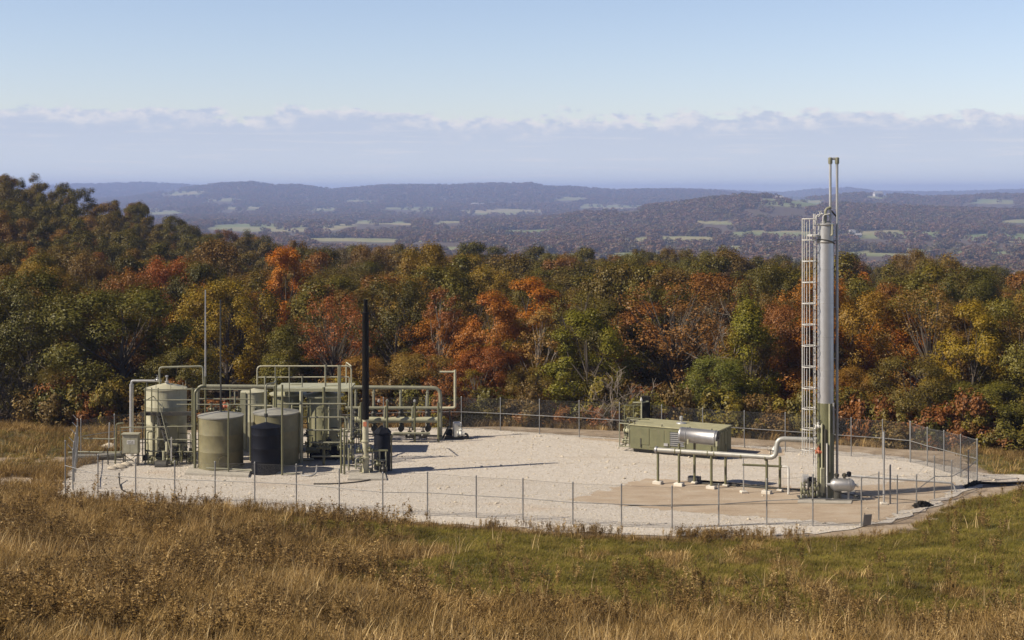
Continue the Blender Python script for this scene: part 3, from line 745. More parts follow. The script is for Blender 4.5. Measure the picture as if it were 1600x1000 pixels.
# ------------------------------------------------------------------ scattered stuff (geometry nodes)
def scatter(name, sources, pos, idx_, rot, scl, parent_kind='stuff'):
    me = bpy.data.meshes.new(name)
    me.vertices.add(len(pos)); me.vertices.foreach_set('co', np.asarray(pos, np.float32).ravel())
    a = me.attributes.new('pick', 'INT', 'POINT'); a.data.foreach_set('value', np.asarray(idx_, np.int32))
    a = me.attributes.new('rot', 'FLOAT_VECTOR', 'POINT'); a.data.foreach_set('vector', np.asarray(rot, np.float32).ravel())
    a = me.attributes.new('scl', 'FLOAT_VECTOR', 'POINT'); a.data.foreach_set('vector', np.asarray(scl, np.float32).ravel())
    o = new_obj(name, me)
    gt = bpy.data.node_groups.new(name, 'GeometryNodeTree')
    gt.interface.new_socket('Geometry', in_out='INPUT', socket_type='NodeSocketGeometry')
    gt.interface.new_socket('Geometry', in_out='OUTPUT', socket_type='NodeSocketGeometry')
    gi = N(gt, 'NodeGroupInput'); go = N(gt, 'NodeGroupOutput')
    mp = N(gt, 'GeometryNodeMeshToPoints'); gt.links.new(gi.outputs[0], mp.inputs[0])
    jn = N(gt, 'GeometryNodeJoinGeometry')
    for s_ in reversed(sources):
        oi = N(gt, 'GeometryNodeObjectInfo'); oi.inputs['Object'].default_value = s_; oi.inputs['As Instance'].default_value = True
        gt.links.new(oi.outputs['Geometry'], jn.inputs[0])
    ip = N(gt, 'GeometryNodeInstanceOnPoints'); gt.links.new(mp.outputs[0], ip.inputs['Points']); gt.links.new(jn.outputs[0], ip.inputs['Instance'])
    ip.inputs['Pick Instance'].default_value = True
    for an, ty, sock in (('pick', 'INT', 'Instance Index'), ('rot', 'FLOAT_VECTOR', 'Rotation'), ('scl', 'FLOAT_VECTOR', 'Scale')):
        na = N(gt, 'GeometryNodeInputNamedAttribute'); na.data_type = ty; na.inputs['Name'].default_value = an
        gt.links.new(na.outputs['Attribute'], ip.inputs[sock])
    gt.links.new(ip.outputs[0], go.inputs[0])
    md = o.modifiers.new('scatter', 'NODES'); md.node_group = gt
    tag(o, kind='stuff'); return o
def source(name, me): return bpy.data.objects.new(name, me)

# forest canopy beyond the nearest 300 trees
rest = [i for i in range(len(sp)) if i not in single]
srcs = []
for i in range(5):
    r_ = np.random.default_rng(70+i)
    c_, t_, H, W = TREE['mid%d' % i]
    me = c_.copy(); me.materials.clear(); me.materials.append(M['leaf_mid']); srcs.append(source('canopy_crown', me))
rp = sp[rest]; rz = spz[rest]
scatter('forest_canopy', srcs, np.column_stack([rp, rz-0.2]), rng.integers(0, 5, len(rest)), np.column_stack([np.zeros((len(rest), 2)), rng.random(len(rest))*6.28]),
        np.column_stack([ww[rest]/6.0, ww[rest]/6.0, hh[rest]/9.5]))
tag(bpy.data.objects['forest_canopy'], 'dense canopy of green and brown autumn trees beyond the clearing', 'forest')

# woods of the valley and the far ridges
def far_crown(seed, n=150):
    r_ = np.random.default_rng(seed)
    pts, u = crown_points(r_, 1.0, 1.0, 0.05, 26, 'round')
    v, f = leaf_quads(r_, pts, np.full(26, 0.17), n//26+3, 0.20)
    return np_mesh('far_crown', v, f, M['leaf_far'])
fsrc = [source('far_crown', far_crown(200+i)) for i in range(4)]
NF = 120000
fy = np.exp(rng.uniform(math.log(520), math.log(12500), NF)); ft = rng.uniform(-0.44, 0.44, NF); fx = ft*fy
fz = ground_z(fx, fy); fpx = 800+F*ft; fpy = 300+F*(CAMZ-fz)/fy
ff = np.max([field_at(fpx, fpy-F*q_/fy, fx, fy) for q_ in (0, 3, 6, 9, 12)], axis=0)
thin = fbm(fx/130, fy/130, 55)
lane = np.minimum(np.abs(fbm(fx/210, fy/330, 57)-0.47), np.abs(fbm(fx/260+40, fy/300, 58)-0.53)) < 0.006
keep = ((ff < 0.35) & (thin > 0.30)) | ((ff >= 0.35) & lane)
hedge = (ff > 0.3) & (ff < 0.6)
fx, fy, fz = fx[keep], fy[keep], fz[keep]
fs = np.where(fy < 2600, 7.5, 9)+5*rng.random(len(fx)); fs = fs*(1+np.clip((fy-3500)/9000, 0, 0.9))
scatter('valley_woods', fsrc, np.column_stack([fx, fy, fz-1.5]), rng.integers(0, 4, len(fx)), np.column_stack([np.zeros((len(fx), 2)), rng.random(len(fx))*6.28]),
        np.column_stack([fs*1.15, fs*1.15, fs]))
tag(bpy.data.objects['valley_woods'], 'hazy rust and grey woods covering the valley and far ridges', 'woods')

# ------------------------------------------------------------------ fences
def fence(name, label, pts, tops, arms=False, base=-0.25, rail=0.55, wr=0.0015, wm='wire'):
    """pts: ground points of the posts; tops: height of every post"""
    o = thing(name, label, 'fence', tuple(pts[0]))
    off = ROOT[o.name]
    for p_, h in zip(pts, tops):
        mb = MB(); r = 0.034
        mb.tube((p_.x, p_.y, p_.z+base), (p_.x, p_.y, p_.z+h), r, n=8)
        mb.rev((p_.x, p_.y, p_.z+h), (0, 0, 1), [(0, r*1.25), (0.05, r*1.2), (0.085, r*0.5)], 8)
        if arms: mb.tube((p_.x, p_.y, p_.z+h), (p_.x-0.30, p_.y+0.05, p_.z+h+0.30), 0.024, n=6)
        mb.build('fence_post', M['post'], o)
    wires = MB()
    for i in range(len(pts)-1):
        a, b_ = pts[i], pts[i+1]; ha, hb_ = tops[i], tops[i+1]
        d = Vector((b_.x-a.x, b_.y-a.y, 0)); L = d.length; d = d/L; nrm = Vector((-d.y, d.x, 0))*0.045
        z0 = lambda s: a.z+(b_.z-a.z)*s/L
        mb = MB(); mb.tube(Vector((a.x, a.y, a.z+ha*rail))-nrm, Vector((b_.x, b_.y, b_.z+hb_*rail))-nrm, 0.021, n=6); mb.build('mid_rail', M['post'], o)
        wires.tube(Vector((a.x, a.y, a.z+ha-0.03))+nrm, Vector((b_.x, b_.y, b_.z+hb_-0.03))+nrm, 0.006, n=3)
        wires.tube(Vector((a.x, a.y, a.z+0.05))+nrm, Vector((b_.x, b_.y, b_.z+0.05))+nrm, 0.004, n=3)
        st = 0.075
        for sgn in (1, -1):
            H = min(ha, hb_)-0.06
            s0 = -H if sgn > 0 else 0.0; s1 = L if sgn > 0 else L+H
            s_ = s0
            while s_ < s1:
                # a wire rises at 45 degrees from s_ along the run
                u0 = max(0, s_ if sgn > 0 else s_-H); u1 = min(L, s_+H if sgn > 0 else s_)
                if u1-u0 > 0.03:
                    h0 = (u0-s_) if sgn > 0 else (s_-u0); h1 = (u1-s_) if sgn > 0 else (s_-u1)
                    p0 = Vector((a.x, a.y, 0))+d*u0+nrm; p1 = Vector((a.x, a.y, 0))+d*u1+nrm
                    p0.z = z0(u0)+0.05+h0; p1.z = z0(u1)+0.05+h1
                    wires.sweep([p0, p1], wr, 3, cap=False)
                s_ += st
    w = wires.build('chain_link', M[wm], o); w['kind'] = 'stuff'
    return o
def posts_from(px, Y=None):
    pts = []; tops = []
    for x, ytop, ybase in px:
        p_ = G(x, ybase); p_.z = max(gz(p_.x, p_.y), -0.3)-0.0
        pts.append(p_); tops.append(CAMZ-(ytop-300)*p_.y/F-p_.z)
    return pts, tops
pf = [(102, 690, 771), (153, 712, 776), (212, 718, 779), (273, 722, 781), (336, 723, 784), (398, 724, 788), (463, 727, 791), (530, 734, 796), (598, 740, 803), (668, 739, 806), (744, 745, 809), (817, 749, 813),
      (895, 755, 820), (971, 758, 823), (1050, 761, 826), (1123, 758, 823), (1198, 750, 820), (1270, 743, 822), (1346, 747, 822), (1373, 739, 813), (1402, 744, 803), (1432, 743, 790), (1460, 714, 780), (1487, 721, 771), (1513, 705, 759), (1527, 688, 752)]
p_, t_ = posts_from(pf); fence('chain_link_fence', 'grey chain link fence with one mid rail between the dry meadow and the gravel pad', p_, t_)
pl = [Vector((-23.55, 76.3, 0)), Vector((-24.2, 78.6, 0)), Vector((-24.85, 81.0, 0)), Vector((-25.5, 83.4, 0)), Vector((-26.2, 85.8, 0))]
fence('chain_link_fence', 'short chain link fence with bent barbed wire arms at the left pad end', pl, [2.15, 2.15, 2.2, 2.2, 2.25], True)
pb = [Vector((-26.1, 86.1, 0)), Vector((-24.6, 88.0, 0)), Vector((-22.4, 89.4, 0)), Vector((-19.6, 90.9, 0)), Vector((-17.0, 92.3, 0)), Vector((-14.2, 93.4, 0)), Vector((-11.4, 94.4, 0)), Vector((-8.6, 95.2, 0)), Vector((-5.8, 95.8, 0))]
tb = [2.2]*9
pq = [(721, 621, 670), (782, 623, 673), (843, 625, 678), (905, 627, 683), (968, 630, 688), (1034, 634, 692), (1098, 639, 696), (1163, 643, 700), (1227, 646, 706), (1330, 654, 713), (1379, 657, 717), (1422, 660, 722)]
a1, a2 = posts_from(pq); fence('chain_link_fence', 'long chain link fence along the forest edge at the back of the pad', pb+a1, tb+a2)
pr = [(1422.6, 660, 722.5), (1449, 669, 729), (1475, 674, 737), (1501, 680, 746), (1526.6, 687, 751.6)]
a1, a2 = posts_from(pr); fence('chain_link_fence', 'four panel chain link fence seen at a slant at the right pad end', a1, a2, wr=0.0030, wm='post')

# ------------------------------------------------------------------ tanks of the left group
def tank(label, cat, name, px, Y, r, h, mat, roofmat, rise=0.28, over=0.03, seams=(0.33, 0.66), extra=None, z0=0.0):
    x = (px-800)*Y/F
    o = thing(name, label, cat, (x, Y, 0))
    prof = [(z0, r)]
    for s_ in seams: prof += [(z0+h*s_-0.012, r), (z0+h*s_, r+0.005), (z0+h*s_+0.012, r)]
    prof += [(z0+h, r)]
    MB().rev((x, Y, 0), (0, 0, 1), prof, 40).build('shell', M[mat], o)
    MB().rev((x, Y, 0), (0, 0, 1), [(z0-0.0, r+0.05), (z0+0.07, r+0.05), (z0+0.075, r-0.01)], 40).build('base_ring', M[mat], o)
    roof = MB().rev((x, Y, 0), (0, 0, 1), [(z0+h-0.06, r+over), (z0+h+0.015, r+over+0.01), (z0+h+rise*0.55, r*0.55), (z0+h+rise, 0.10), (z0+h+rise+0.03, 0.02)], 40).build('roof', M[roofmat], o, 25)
    return o, Vector((x, Y, z0+h+rise))
def add_manway(o, p, mat, ang=-0.9, r=1.2, z=0.55):
    d = Vector((math.cos(ang), math.sin(ang), 0)); q = Vector((p.x, p.y, z))+d*(r-0.03)
    MB().rev(q, d, [(0, 0.24), (0.10, 0.24), (0.105, 0.30), (0.15, 0.30), (0.155, 0.05)], 16).build('manway', M[mat], o)

A, pA = tank('khaki storage tank left of the black tank, with a tall vent mast', 'storage tank', 'storage_tank', 345, 82.4, 1.29, 2.95, 'khaki', 'roofgrey', 0.24, z0=0.12)
MB().sweep([pA+Vector((0, 0, -0.02)), pA+Vector((0, 0, 0.45)), pA+Vector((0, 0, 0.5))], [0.07, 0.07, 0.09], 8).build('roof_nozzle', M['dark'], A)
MB().tube(pA+Vector((0, 0, 0.45)), Vector((pA.x-0.02, pA.y, 9.75)), 0.055, 0.045).build('vent_mast', M['dark'], A)
add_manway(A, pA, 'khaki', -1.25, 1.29, 0.62)
m_ = MB(); x0 = pA.x-1.36
m_.pipe([(x0, 81.8, 0.1), (x0, 81.8, 4.55), (x0+0.25, 82.0, 4.75), (x0+0.5, 82.3, 4.75)], 0.085); m_.build('side_pipe', M['pipegreen'], A)
MB().pipe([G(322, 739)+Vector((0, 0, 0.28)), G(362, 740)+Vector((0, 0, 0.26)), G(394, 742)+Vector((0, 0, 0.25))], 0.045).build('drain_pipe', M['pipe'], A)
Bt, pB = tank('khaki storage tank standing right behind the black tank', 'storage tank', 'storage_tank', 431.5, 83.6, 1.33, 2.98, 'khaki', 'roofgrey', 0.24, z0=0.1)
MB().sweep([pB+Vector((0, 0, -0.03)), pB+Vector((0, 0, 0.5)), pB+Vector((0, 0, 1.75))], [0.06, 0.06, 0.055], 8).build('roof_vent', M['pipegreen'], Bt)
MB().rev(pB+Vector((0.55, -0.6, -0.22)), (0.2, -0.2, 1), [(0, 0.16), (0.12, 0.16), (0.13, 0.05)], 12).build('roof_hatch', M['roofgrey'], Bt)
Ct, pC = tank('small black plastic tank between the two khaki tanks', 'storage tank', 'plastic_tank', 415.5, 81.15, 0.84, 2.62, 'black', 'black', 0.24, 0.015, (0.28, 0.56, 0.84))
m_ = MB().pipe([pC+Vector((0, 0, -0.03)), pC+Vector((0, 0, 2.15)), pC+Vector((0.35, 0.8, 2.15)), pB+Vector((0, -0.3, 1.6))], 0.05); m_.build('roof_vent', M['pipe'], Ct)
MB().rev(pC+Vector((0, 0, 0.30)), (0, 0, 1), [(0, 0.05), (0.01, 0.11), (0.10, 0.12), (0.2, 0.10), (0.21, 0.05)], 10).build('vent_valve', M['dark'], Ct)
D, pD = tank('tall pale tank at the left of the group inside the pipe railings', 'storage tank', 'separator_tank', 259.5, 86.0, 1.22, 4.15, 'cream', 'cream', 0.31, 0.02, (0.25, 0.5, 0.75))
MB().pipe([pD+Vector((-0.35, -0.1, -0.08)), pD+Vector((-0.38, -0.1, 0.95)), pD+Vector((2.25, -0.1, 1.02)), pD+Vector((2.3, -0.1, -0.2))], 0.06).build('roof_pipe', M['pipe'], D)
MB().rev(pD+Vector((0.1, -0.2, -0.05)), (0, 0, 1), [(0, 0.07), (0.12, 0.07), (0.13, 0.12), (0.18, 0.12), (0.2, 0.05), (0.42, 0.04), (0.43, 0.09), (0.52, 0.09), (0.54, 0.02)], 10).build('relief_valve', M['galv'], D)
MB().rev(pD+Vector((0.25, -0.55, -0.26)), (0.1, -0.3, 1), [(0, 0.2), (0.1, 0.2), (0.11, 0.05)], 12).build('roof_hatch', M['cream'], D)
for k in range(5):
    a = -2.6+k*0.75
    MB().tube(Vector((pD.x+math.cos(a)*1.18, pD.y+math.sin(a)*1.18, 4.1)), Vector((pD.x+math.cos(a)*1.18, pD.y+math.sin(a)*1.18, 4.55)), 0.02, n=6).build('railing_stub', M['pipe'], D)
for k, (px, w) in enumerate(((239, 0.14), (248, 0.12))):
    x = (px-800)*84.55/F; MB().tube((x, 84.55, 0.3), (x, 84.55, 2.9), w).build('downpipe', M['cream'], D)
E, pE = tank('narrow cream tank behind the foremost khaki tank', 'storage tank', 'vertical_vessel', 397, 88.4, 0.80, 3.62, 'cream', 'cream', 0.16, 0.02, (0.5,))
MB().box((pE.x-0.55, 87.75, 1.9), (0.34, 0.30, 3.5), 0, 0.02).build('side_duct', M['pale'], E)
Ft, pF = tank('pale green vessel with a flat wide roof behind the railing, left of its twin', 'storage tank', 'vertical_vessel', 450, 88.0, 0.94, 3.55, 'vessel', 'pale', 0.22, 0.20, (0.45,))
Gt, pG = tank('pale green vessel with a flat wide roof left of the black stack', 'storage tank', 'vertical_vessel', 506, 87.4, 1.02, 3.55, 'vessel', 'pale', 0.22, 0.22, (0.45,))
for o_, p0, s_ in ((Ft, pF, 0.9), (Gt, pG, 0.98)):
    MB().pipe([p0+Vector((0.1, -0.2, -0.1)), p0+Vector((0.1, -0.2, 0.35)), p0+Vector((0.9, -0.2, 0.35))], 0.06).build('roof_pipe', M['pipe'], o_)
    MB().tube((p0.x+s_*0.45, p0.y-s_-0.02, 0.1), (p0.x+s_*0.45, p0.y-s_-0.02, 3.3), 0.06).build('downpipe', M['pale'], o_)

def slab(label, px_pts, h, name='concrete_slab'):
    pts = [G(*q, h) for q in px_pts]; n = len(pts)
    vs = [(q.x, q.y, h) for q in pts]+[(q.x, q.y, -0.05) for q in pts]
    fs = [tuple(range(n))]+[(i, i+n, (i+1) % n+n, (i+1) % n) for i in range(n)]
    o = MB().add(vs, fs).build(name, M['concrete']); tag(o, label, 'slab')
    if o.data.polygons[0].normal.z < 0: o.data.flip_normals()
    return o
slab('concrete slab under the foremost khaki tank', [(288, 739), (388, 743), (394, 729), (300, 725)], 0.12)
slab('stained concrete slab under the black stack', [(543, 748), (604, 748), (600, 734), (549, 734)], 0.10)
slab('low concrete slab under the khaki tank behind the black tank', [(396, 737), (472, 739), (474, 722), (400, 721)], 0.09)

# valves, used by several things
def valve(o, p, axis=(1, 0, 0), s=1.0, mat='pipegreen', wheel=True):
    p = Vector(p); ax = Vector(axis).normalized(); off = root_loc(o)
    mb = MB()
    mb.rev(p-ax*0.2*s, ax, [(0, 0.15*s), (0.05*s, 0.15*s), (0.055*s, 0.09*s), (0.13*s, 0.11*s), (0.20*s, 0.14*s), (0.27*s, 0.11*s), (0.345*s, 0.09*s), (0.35*s, 0.15*s), (0.4*s, 0.15*s)], 12)
    mb.rev(p, (0, 0, 1), [(0.08*s, 0.09*s), (0.2*s, 0.07*s), (0.21*s, 0.11*s), (0.25*s, 0.11*s), (0.26*s, 0.03*s), (0.44*s, 0.025*s)], 10)
    v = mb.build('valve', M[mat], o)
    if wheel:
        w = MB().torus(p+Vector((0, 0, 0.42*s)), (0, 0, 1), 0.13*s, 0.018*s, 12, 5)
        w.tube(p+Vector((-0.13*s, 0, 0.42*s)), p+Vector((0.13*s, 0, 0.42*s)), 0.012*s, n=5); w.tube(p+Vector((0, -0.13*s, 0.42*s)), p+Vector((0, 0.13*s, 0.42*s)), 0.012*s, n=5)
        w.build('handwheel', M['dark'], v)
    return v

# ------------------------------------------------------------------ walkway, railings and pipe racks of the left group
def V3(px, py, Y): return Q(px, py, Y)
def rail(o, name, pts, r, mat, bend=None): return MB().pipe(pts, r, bend).build(name, M[mat], o)
o = thing('walkway_platform', 'steel walkway with stairs across the front of the tall pale tank', 'platform', tuple(G(262, 722)))
Yw = 84.1
MB().box(((262-800)*Yw/F, Yw+0.35, 2.86), (3.15, 0.9, 0.10)).build('deck', M['dark'], o)
MB().box(((262-800)*Yw/F, Yw-0.14, 2.90), (3.2, 0.05, 0.20)).build('kick_plate', M['dark'], o)
for px in (227, 237, 247, 300):
    rail(o, 'railing_post', [V3(px, 724 if px in (227, 300) else 645, Yw-0.2), V3(px, 606, Yw-0.2)], 0.045 if px in (227, 300) else 0.035, 'pipegreen')
rail(o, 'handrail', [V3(226, 609, Yw-0.2), V3(301, 608, Yw-0.2)], 0.04, 'pipe')
rail(o, 'handrail', [V3(224, 625, Yw-0.2), V3(303, 625, Yw-0.2)], 0.035, 'pipe')
rail(o, 'handrail', [V3(227, 626, Yw-0.2), V3(240, 619, Yw+0.8)], 0.03, 'pipegreen')
s0 = V3(246, 650, Yw-0.35); s1 = V3(270, 712, Yw-1.0); s1.z = 0.02
for dy in (0, 0.6):
    MB().sweep([s0+Vector((0, dy, 0)), s1+Vector((0, dy, 0))], 0.06, 4).build('stringer', M['dark'], o)
    MB().pipe([s0+Vector((0.1, dy, 0.7)), s1+Vector((-0.15, dy, 0.95)), s1+Vector((-0.05, dy, 0.05))], 0.028).build('stair_rail', M['pipe'], o)
for k in range(9):
    c = s0.lerp(s1, (k+0.6)/9.3)+Vector((0, 0.3, 0)); MB().box(c, (0.24, 0.56, 0.035)).build('tread', M['dark'], o)

o = thing('pipe_railing', 'low olive pipe railing on the gravel around the grey cabinet', 'railing', tuple(G(182, 727)))
Yr = 83.5
rail(o, 'rail', [V3(188, 668, Yr), V3(301, 666, Yr)], 0.034, 'pipe')
rail(o, 'rail', [V3(130, 685, Yr+0.15), V3(176, 686, Yr+0.15), V3(182, 684, Yr)], 0.036, 'pipe')
rail(o, 'rail', [V3(190, 686, Yr), V3(301, 687, Yr)], 0.034, 'pipe')
rail(o, 'rail', [V3(107, 707, 84.3), V3(124, 706, 84.2), V3(194, 707, 83.6)], 0.048, 'pipe')
rail(o, 'rail', [V3(232, 705, Yr), V3(301, 706, Yr)], 0.040, 'pipe')
rail(o, 'rail_post', [V3(180, 728, Yr), V3(182, 662, Yr), V3(193, 661, Yr)], 0.048, 'pipegreen')
rail(o, 'rail_post', [V3(189, 704, Yr), V3(188, 666, Yr)], 0.036, 'pipegreen')
rail(o, 'rail_post', [V3(170, 700, 86), V3(171, 660, 86)], 0.040, 'galv')
rail(o, 'rail_post', [V3(169, 726, Yr), V3(168, 700, Yr)], 0.040, 'dark')
rail(o, 'rail_post', [V3(302, 732, Yr), V3(302, 607, Yr)], 0.048, 'pipegreen')
rail(o, 'rail_post', [V3(223, 722, Yr), V3(223, 650, Yr)], 0.032, 'dark')

o = thing('pipe_trestle', 'frame of thin horizontal pipes between the tall pale tank and the cream tank', 'pipe frame', (V3(340, 700, 84.6).x, 84.6, 0))
Yp = 84.6
rail(o, 'cross_pipe', [V3(300, 608, Yp), V3(392, 609, Yp)], 0.036, 'pipe')
rail(o, 'cross_pipe', [V3(311, 623, Yp+0.4), V3(398, 624, Yp+0.4)], 0.034, 'pipe')
rail(o, 'cross_pipe', [V3(276, 632, Yp-0.3), V3(419, 632, Yp-0.3)], 0.036, 'pipe')
rail(o, 'cross_pipe', [V3(392, 634, Yp), V3(427, 634, Yp), V3(428, 641, Yp)], 0.048, 'cream')
rail(o, 'upright', [(V3(321, 650, Yp+0.3).x, Yp+0.3, 0), (V3(321, 650, Yp+0.3).x, Yp+0.3, 5.0)], 0.060, 'pipegreen')
rail(o, 'upright', [(V3(360, 650, Yp+0.5).x, Yp+0.5, 0), (V3(360, 650, Yp+0.5).x, Yp+0.5, 4.3)], 0.048, 'pipegreen')
rail(o, 'upright', [V3(367, 632, Yp), V3(367, 612, Yp)], 0.052, 'pipe')
rail(o, 'upright', [(V3(357, 738, 80.75).x, 80.75, 0.05), V3(357, 633, 80.75), V3(355, 630, 81.5)], 0.048, 'pipegreen')
rail(o, 'upright', [(V3(391, 650, Yp).x, Yp, 0), V3(391, 608, Yp)], 0.040, 'pipegreen')
rail(o, 'upright', [(V3(399, 650, Yp).x, Yp+0.4, 0), V3(399, 638, Yp+0.4)], 0.048, 'pipegreen')
valve(o, V3(351, 635, Yp), (1, 0, 0), 0.9, 'rust')
valve(o, V3(330, 640, Yp+0.3), (1, 0, 0), 0.9); valve(o, V3(372, 641, Yp+0.2), (1, 0, 0), 0.9)
q_ = V3(321, 453, Yp+0.35)
mast = MB().tube((q_.x, q_.y, 5.0), (q_.x, q_.y, q_.z), 0.055, 0.035).build('antenna_mast', M['galv']); tag(mast, 'thin pale mast standing on the pipe frame left of the dark vent mast', 'mast')

o = thing('pipe_rack', 'pipe rack with tall white railing around the two pale green vessels', 'pipe rack', (V3(476, 700, 84).x, 84, 0))
Yk = 84.3
xl_ = V3(430, 600, 86.2).x; xr_ = V3(548, 600, 86.2).x
MB().box(((xl_+xr_)/2, 87.4, 4.05), (xr_-xl_, 2.5, 0.10)).build('deck', M['pale'], o)
MB().box(((xl_+xr_)/2, 86.12, 4.00), (xr_-xl_+0.06, 0.06, 0.17)).build('kick_plate', M['pale'], o)
rail(o, 'handrail', [V3(402, 602, Yk), V3(402, 572, Yk), V3(549, 572, Yk), V3(549, 609, Yk)], 0.044, 'cream', 0.25)
rail(o, 'handrail', [V3(402, 589.5, Yk), V3(546, 589, Yk), V3(545, 634, Yk)], 0.036, 'cream', 0.1)
rail(o, 'handrail', [V3(549, 572, Yk), V3(541, 566, Yk+2.6), V3(541, 600, Yk+2.6)], 0.036, 'cream', 0.2)
for px, y0, y1, r_ in ((414, 655, 588, 0.05), (430, 603, 573, 0.03), (452, 640, 573, 0.035), (472, 605, 588, 0.035), (508.5, 604, 570, 0.055), (529, 700, 571, 0.055), (531.5, 640, 571, 0.05), (549, 708, 605, 0.07)):
    q0 = V3(px, y0, Yk-0.05)
    rail(o, 'upright', [Vector((q0.x, q0.y, max(q0.z, 0))), V3(px, y1, Yk-0.05)], r_, 'pipe')
for px, ytop, Y, r_ in ((429, 603, 84.0, 0.055), (441, 601, 80.3, 0.06), (470.5, 611, 83.6, 0.10), (506, 605, 83.4, 0.085), (533, 668, 80.9, 0.055), (538, 671, 80.6, 0.06), (472, 640, 85.5, 0.06)):
    q0 = V3(px, ytop, Y)
    rail(o, 'upright', [(q0.x, Y, 0), q0], r_, 'pipegreen' if px != 470.5 else 'pale')
for y_, xa, xb in ((631, 433, 541), (652, 484, 539), (672, 480, 537), (691.5, 485, 534), (713, 487, 535)):
    rail(o, 'cross_pipe', [V3(xa, y_, 83.2), V3(xb, y_, 83.2)]+([V3(542, y_+20, 83.2)] if y_ == 652 else []), 0.05, 'pipe')
rail(o, 'cross_pipe', [V3(541, 651, 83.6), V3(545, 655, 83.6), V3(545, 672, 83.6), V3(540, 674, 83.6)], 0.064, 'cream')
for q0, s_ in ((V3(533, 700, 83.0), 1.0), (V3(530, 682, 83.0), 0.8), (V3(549, 690, 82.6), 0.9), (V3(548, 715, 82.2), 1.0), (V3(500, 699, 83.4), 0.9), (V3(512, 700, 83.4), 0.9)):
    valve(o, q0, (1, 0, 0), s_)
for a_, b_, r_, mt in ((V3(478, 703, 84.4), V3(500, 703, 84.4), 0.17, 'pipegreen'), (V3(470, 718, 83.8), V3(490, 718, 83.8), 0.10, 'pipe'), (V3(535, 727, 81.5), V3(566, 729, 81.5), 0.05, 'pipe'), (V3(430, 741, 80.6), V3(472, 740, 80.6), 0.05, 'pipe'),
                       (V3(436, 648, 84.0), V3(470, 648, 84.0), 0.03, 'pipe'), (V3(545, 735, 81.2), V3(545, 700, 81.2), 0.05, 'pipe'), (V3(552, 724, 82.0), V3(552, 640, 86.5), 0.07, 'dark')):
    MB().tube(a_, b_, r_).build('branch_pipe', M[mt], o)
rr = random.Random(31)
for k in range(30):
    px = rr.choice((rr.uniform(398, 432), rr.uniform(462, 486), rr.uniform(528, 562))); Y = rr.uniform(84.6, 89.5); yt = rr.uniform(618, 672)
    q0 = V3(px, yt, Y); r_ = rr.choice((0.022, 0.03, 0.04))
    if rr.random() < 0.6: MB().tube((q0.x, Y, 0), q0, r_, n=6).build('branch_pipe', M[rr.choice(('pipe', 'pipegreen', 'pipegreen', 'dark'))], o)
    else: MB().pipe([(q0.x, Y, 0), q0, q0+Vector((rr.uniform(0.4, 1.6)*rr.choice((-1, 1)), 0.05, 0))], r_, 0.12, 6).build('branch_pipe', M[rr.choice(('pipe', 'pipegreen', 'pipegreen'))], o)
for k in range(20):
    px = rr.uniform(398, 520); Y = rr.uniform(84.2, 88.5); y_ = rr.uniform(618, 722)
    a_ = V3(px, y_, Y); MB().tube(a_, a_+Vector((rr.uniform(0.7, 2.4), 0, 0)), rr.choice((0.022, 0.03, 0.04)), n=6).build('branch_pipe', M[rr.choice(('pipe', 'pipegreen', 'pipe', 'dark'))], o)
for k in range(14): valve(o, V3(rr.uniform(400, 560), rr.uniform(640, 715), rr.uniform(84, 87)), (1, 0, 0), rr.uniform(0.7, 1.0), rr.choice(('dark', 'pipegreen', 'dark')))
o = thing('burner_box', 'black burner box low in front of the right pale green vessel', 'burner', (V3(508, 710, 85.2).x, 85.2, 0))
MB().box((V3(508, 700, 85.2).x, 85.2, 0.42), (1.75, 0.8, 0.72), 0, 0.04).build('housing', M['black'], o)
for dx in (-0.6, 0.0, 0.6): MB().rev((V3(508, 700, 85.2).x+dx, 85.2, 0.78), (0, 0, 1), [(0, 0.2), (0.1, 0.2), (0.14, 0.12), (0.3, 0.10), (0.31, 0.05)], 12).build('burner_cap', M['pipegreen'], o)
for dx in (-0.7, 0.7): MB().box((V3(508, 700, 85.2).x+dx, 85.2, 0.03), (0.1, 0.9, 0.07)).build('skid', M['dark'], o)

# grey cabinet with a white notice
c = G(205, 727); o = thing('control_cabinet', 'grey metal cabinet on legs with a white notice on its door', 'cabinet', tuple(c))
MB().box((c.x, c.y, 1.27), (0.92, 0.45, 1.12), 0, 0.015).build('body', M['boxgrey'], o)
MB().box((c.x, c.y-0.03, 1.86), (1.02, 0.58, 0.06)).build('roof', M['boxgrey'], o)
for s_ in (-1, 1):
    MB().box((c.x+s_*0.225, c.y-0.24, 1.27), (0.42, 0.025, 1.02), 0, 0.008).build('door', M['boxgrey'], o)
    for t_ in (-1, 1): MB().box((c.x+s_*0.40, c.y+t_*0.17, 0.35), (0.06, 0.06, 0.74)).build('leg', M['dark'], o)
    MB().tube((c.x+s_*0.4, c.y-0.17, 0.65), (c.x-s_*0.4, c.y-0.17, 0.1), 0.022, n=6).build('brace', M['dark'], o)
nt_ = MB().box((c.x+0.04, c.y-0.258, 1.40), (0.46, 0.008, 0.24)).build('notice', M['white'], o)
m_ = MB()
for k, (dx, dz, w_) in enumerate(((-0.08, 0.06, 0.2), (0.1, 0.05, 0.1), (-0.1, 0.0, 0.18), (0.08, -0.01, 0.14), (0.0, -0.07, 0.3))): m_.box((c.x+0.04+dx, c.y-0.264, 1.40+dz), (w_, 0.004, 0.022))
m_.build('print', M['dark'], nt_)
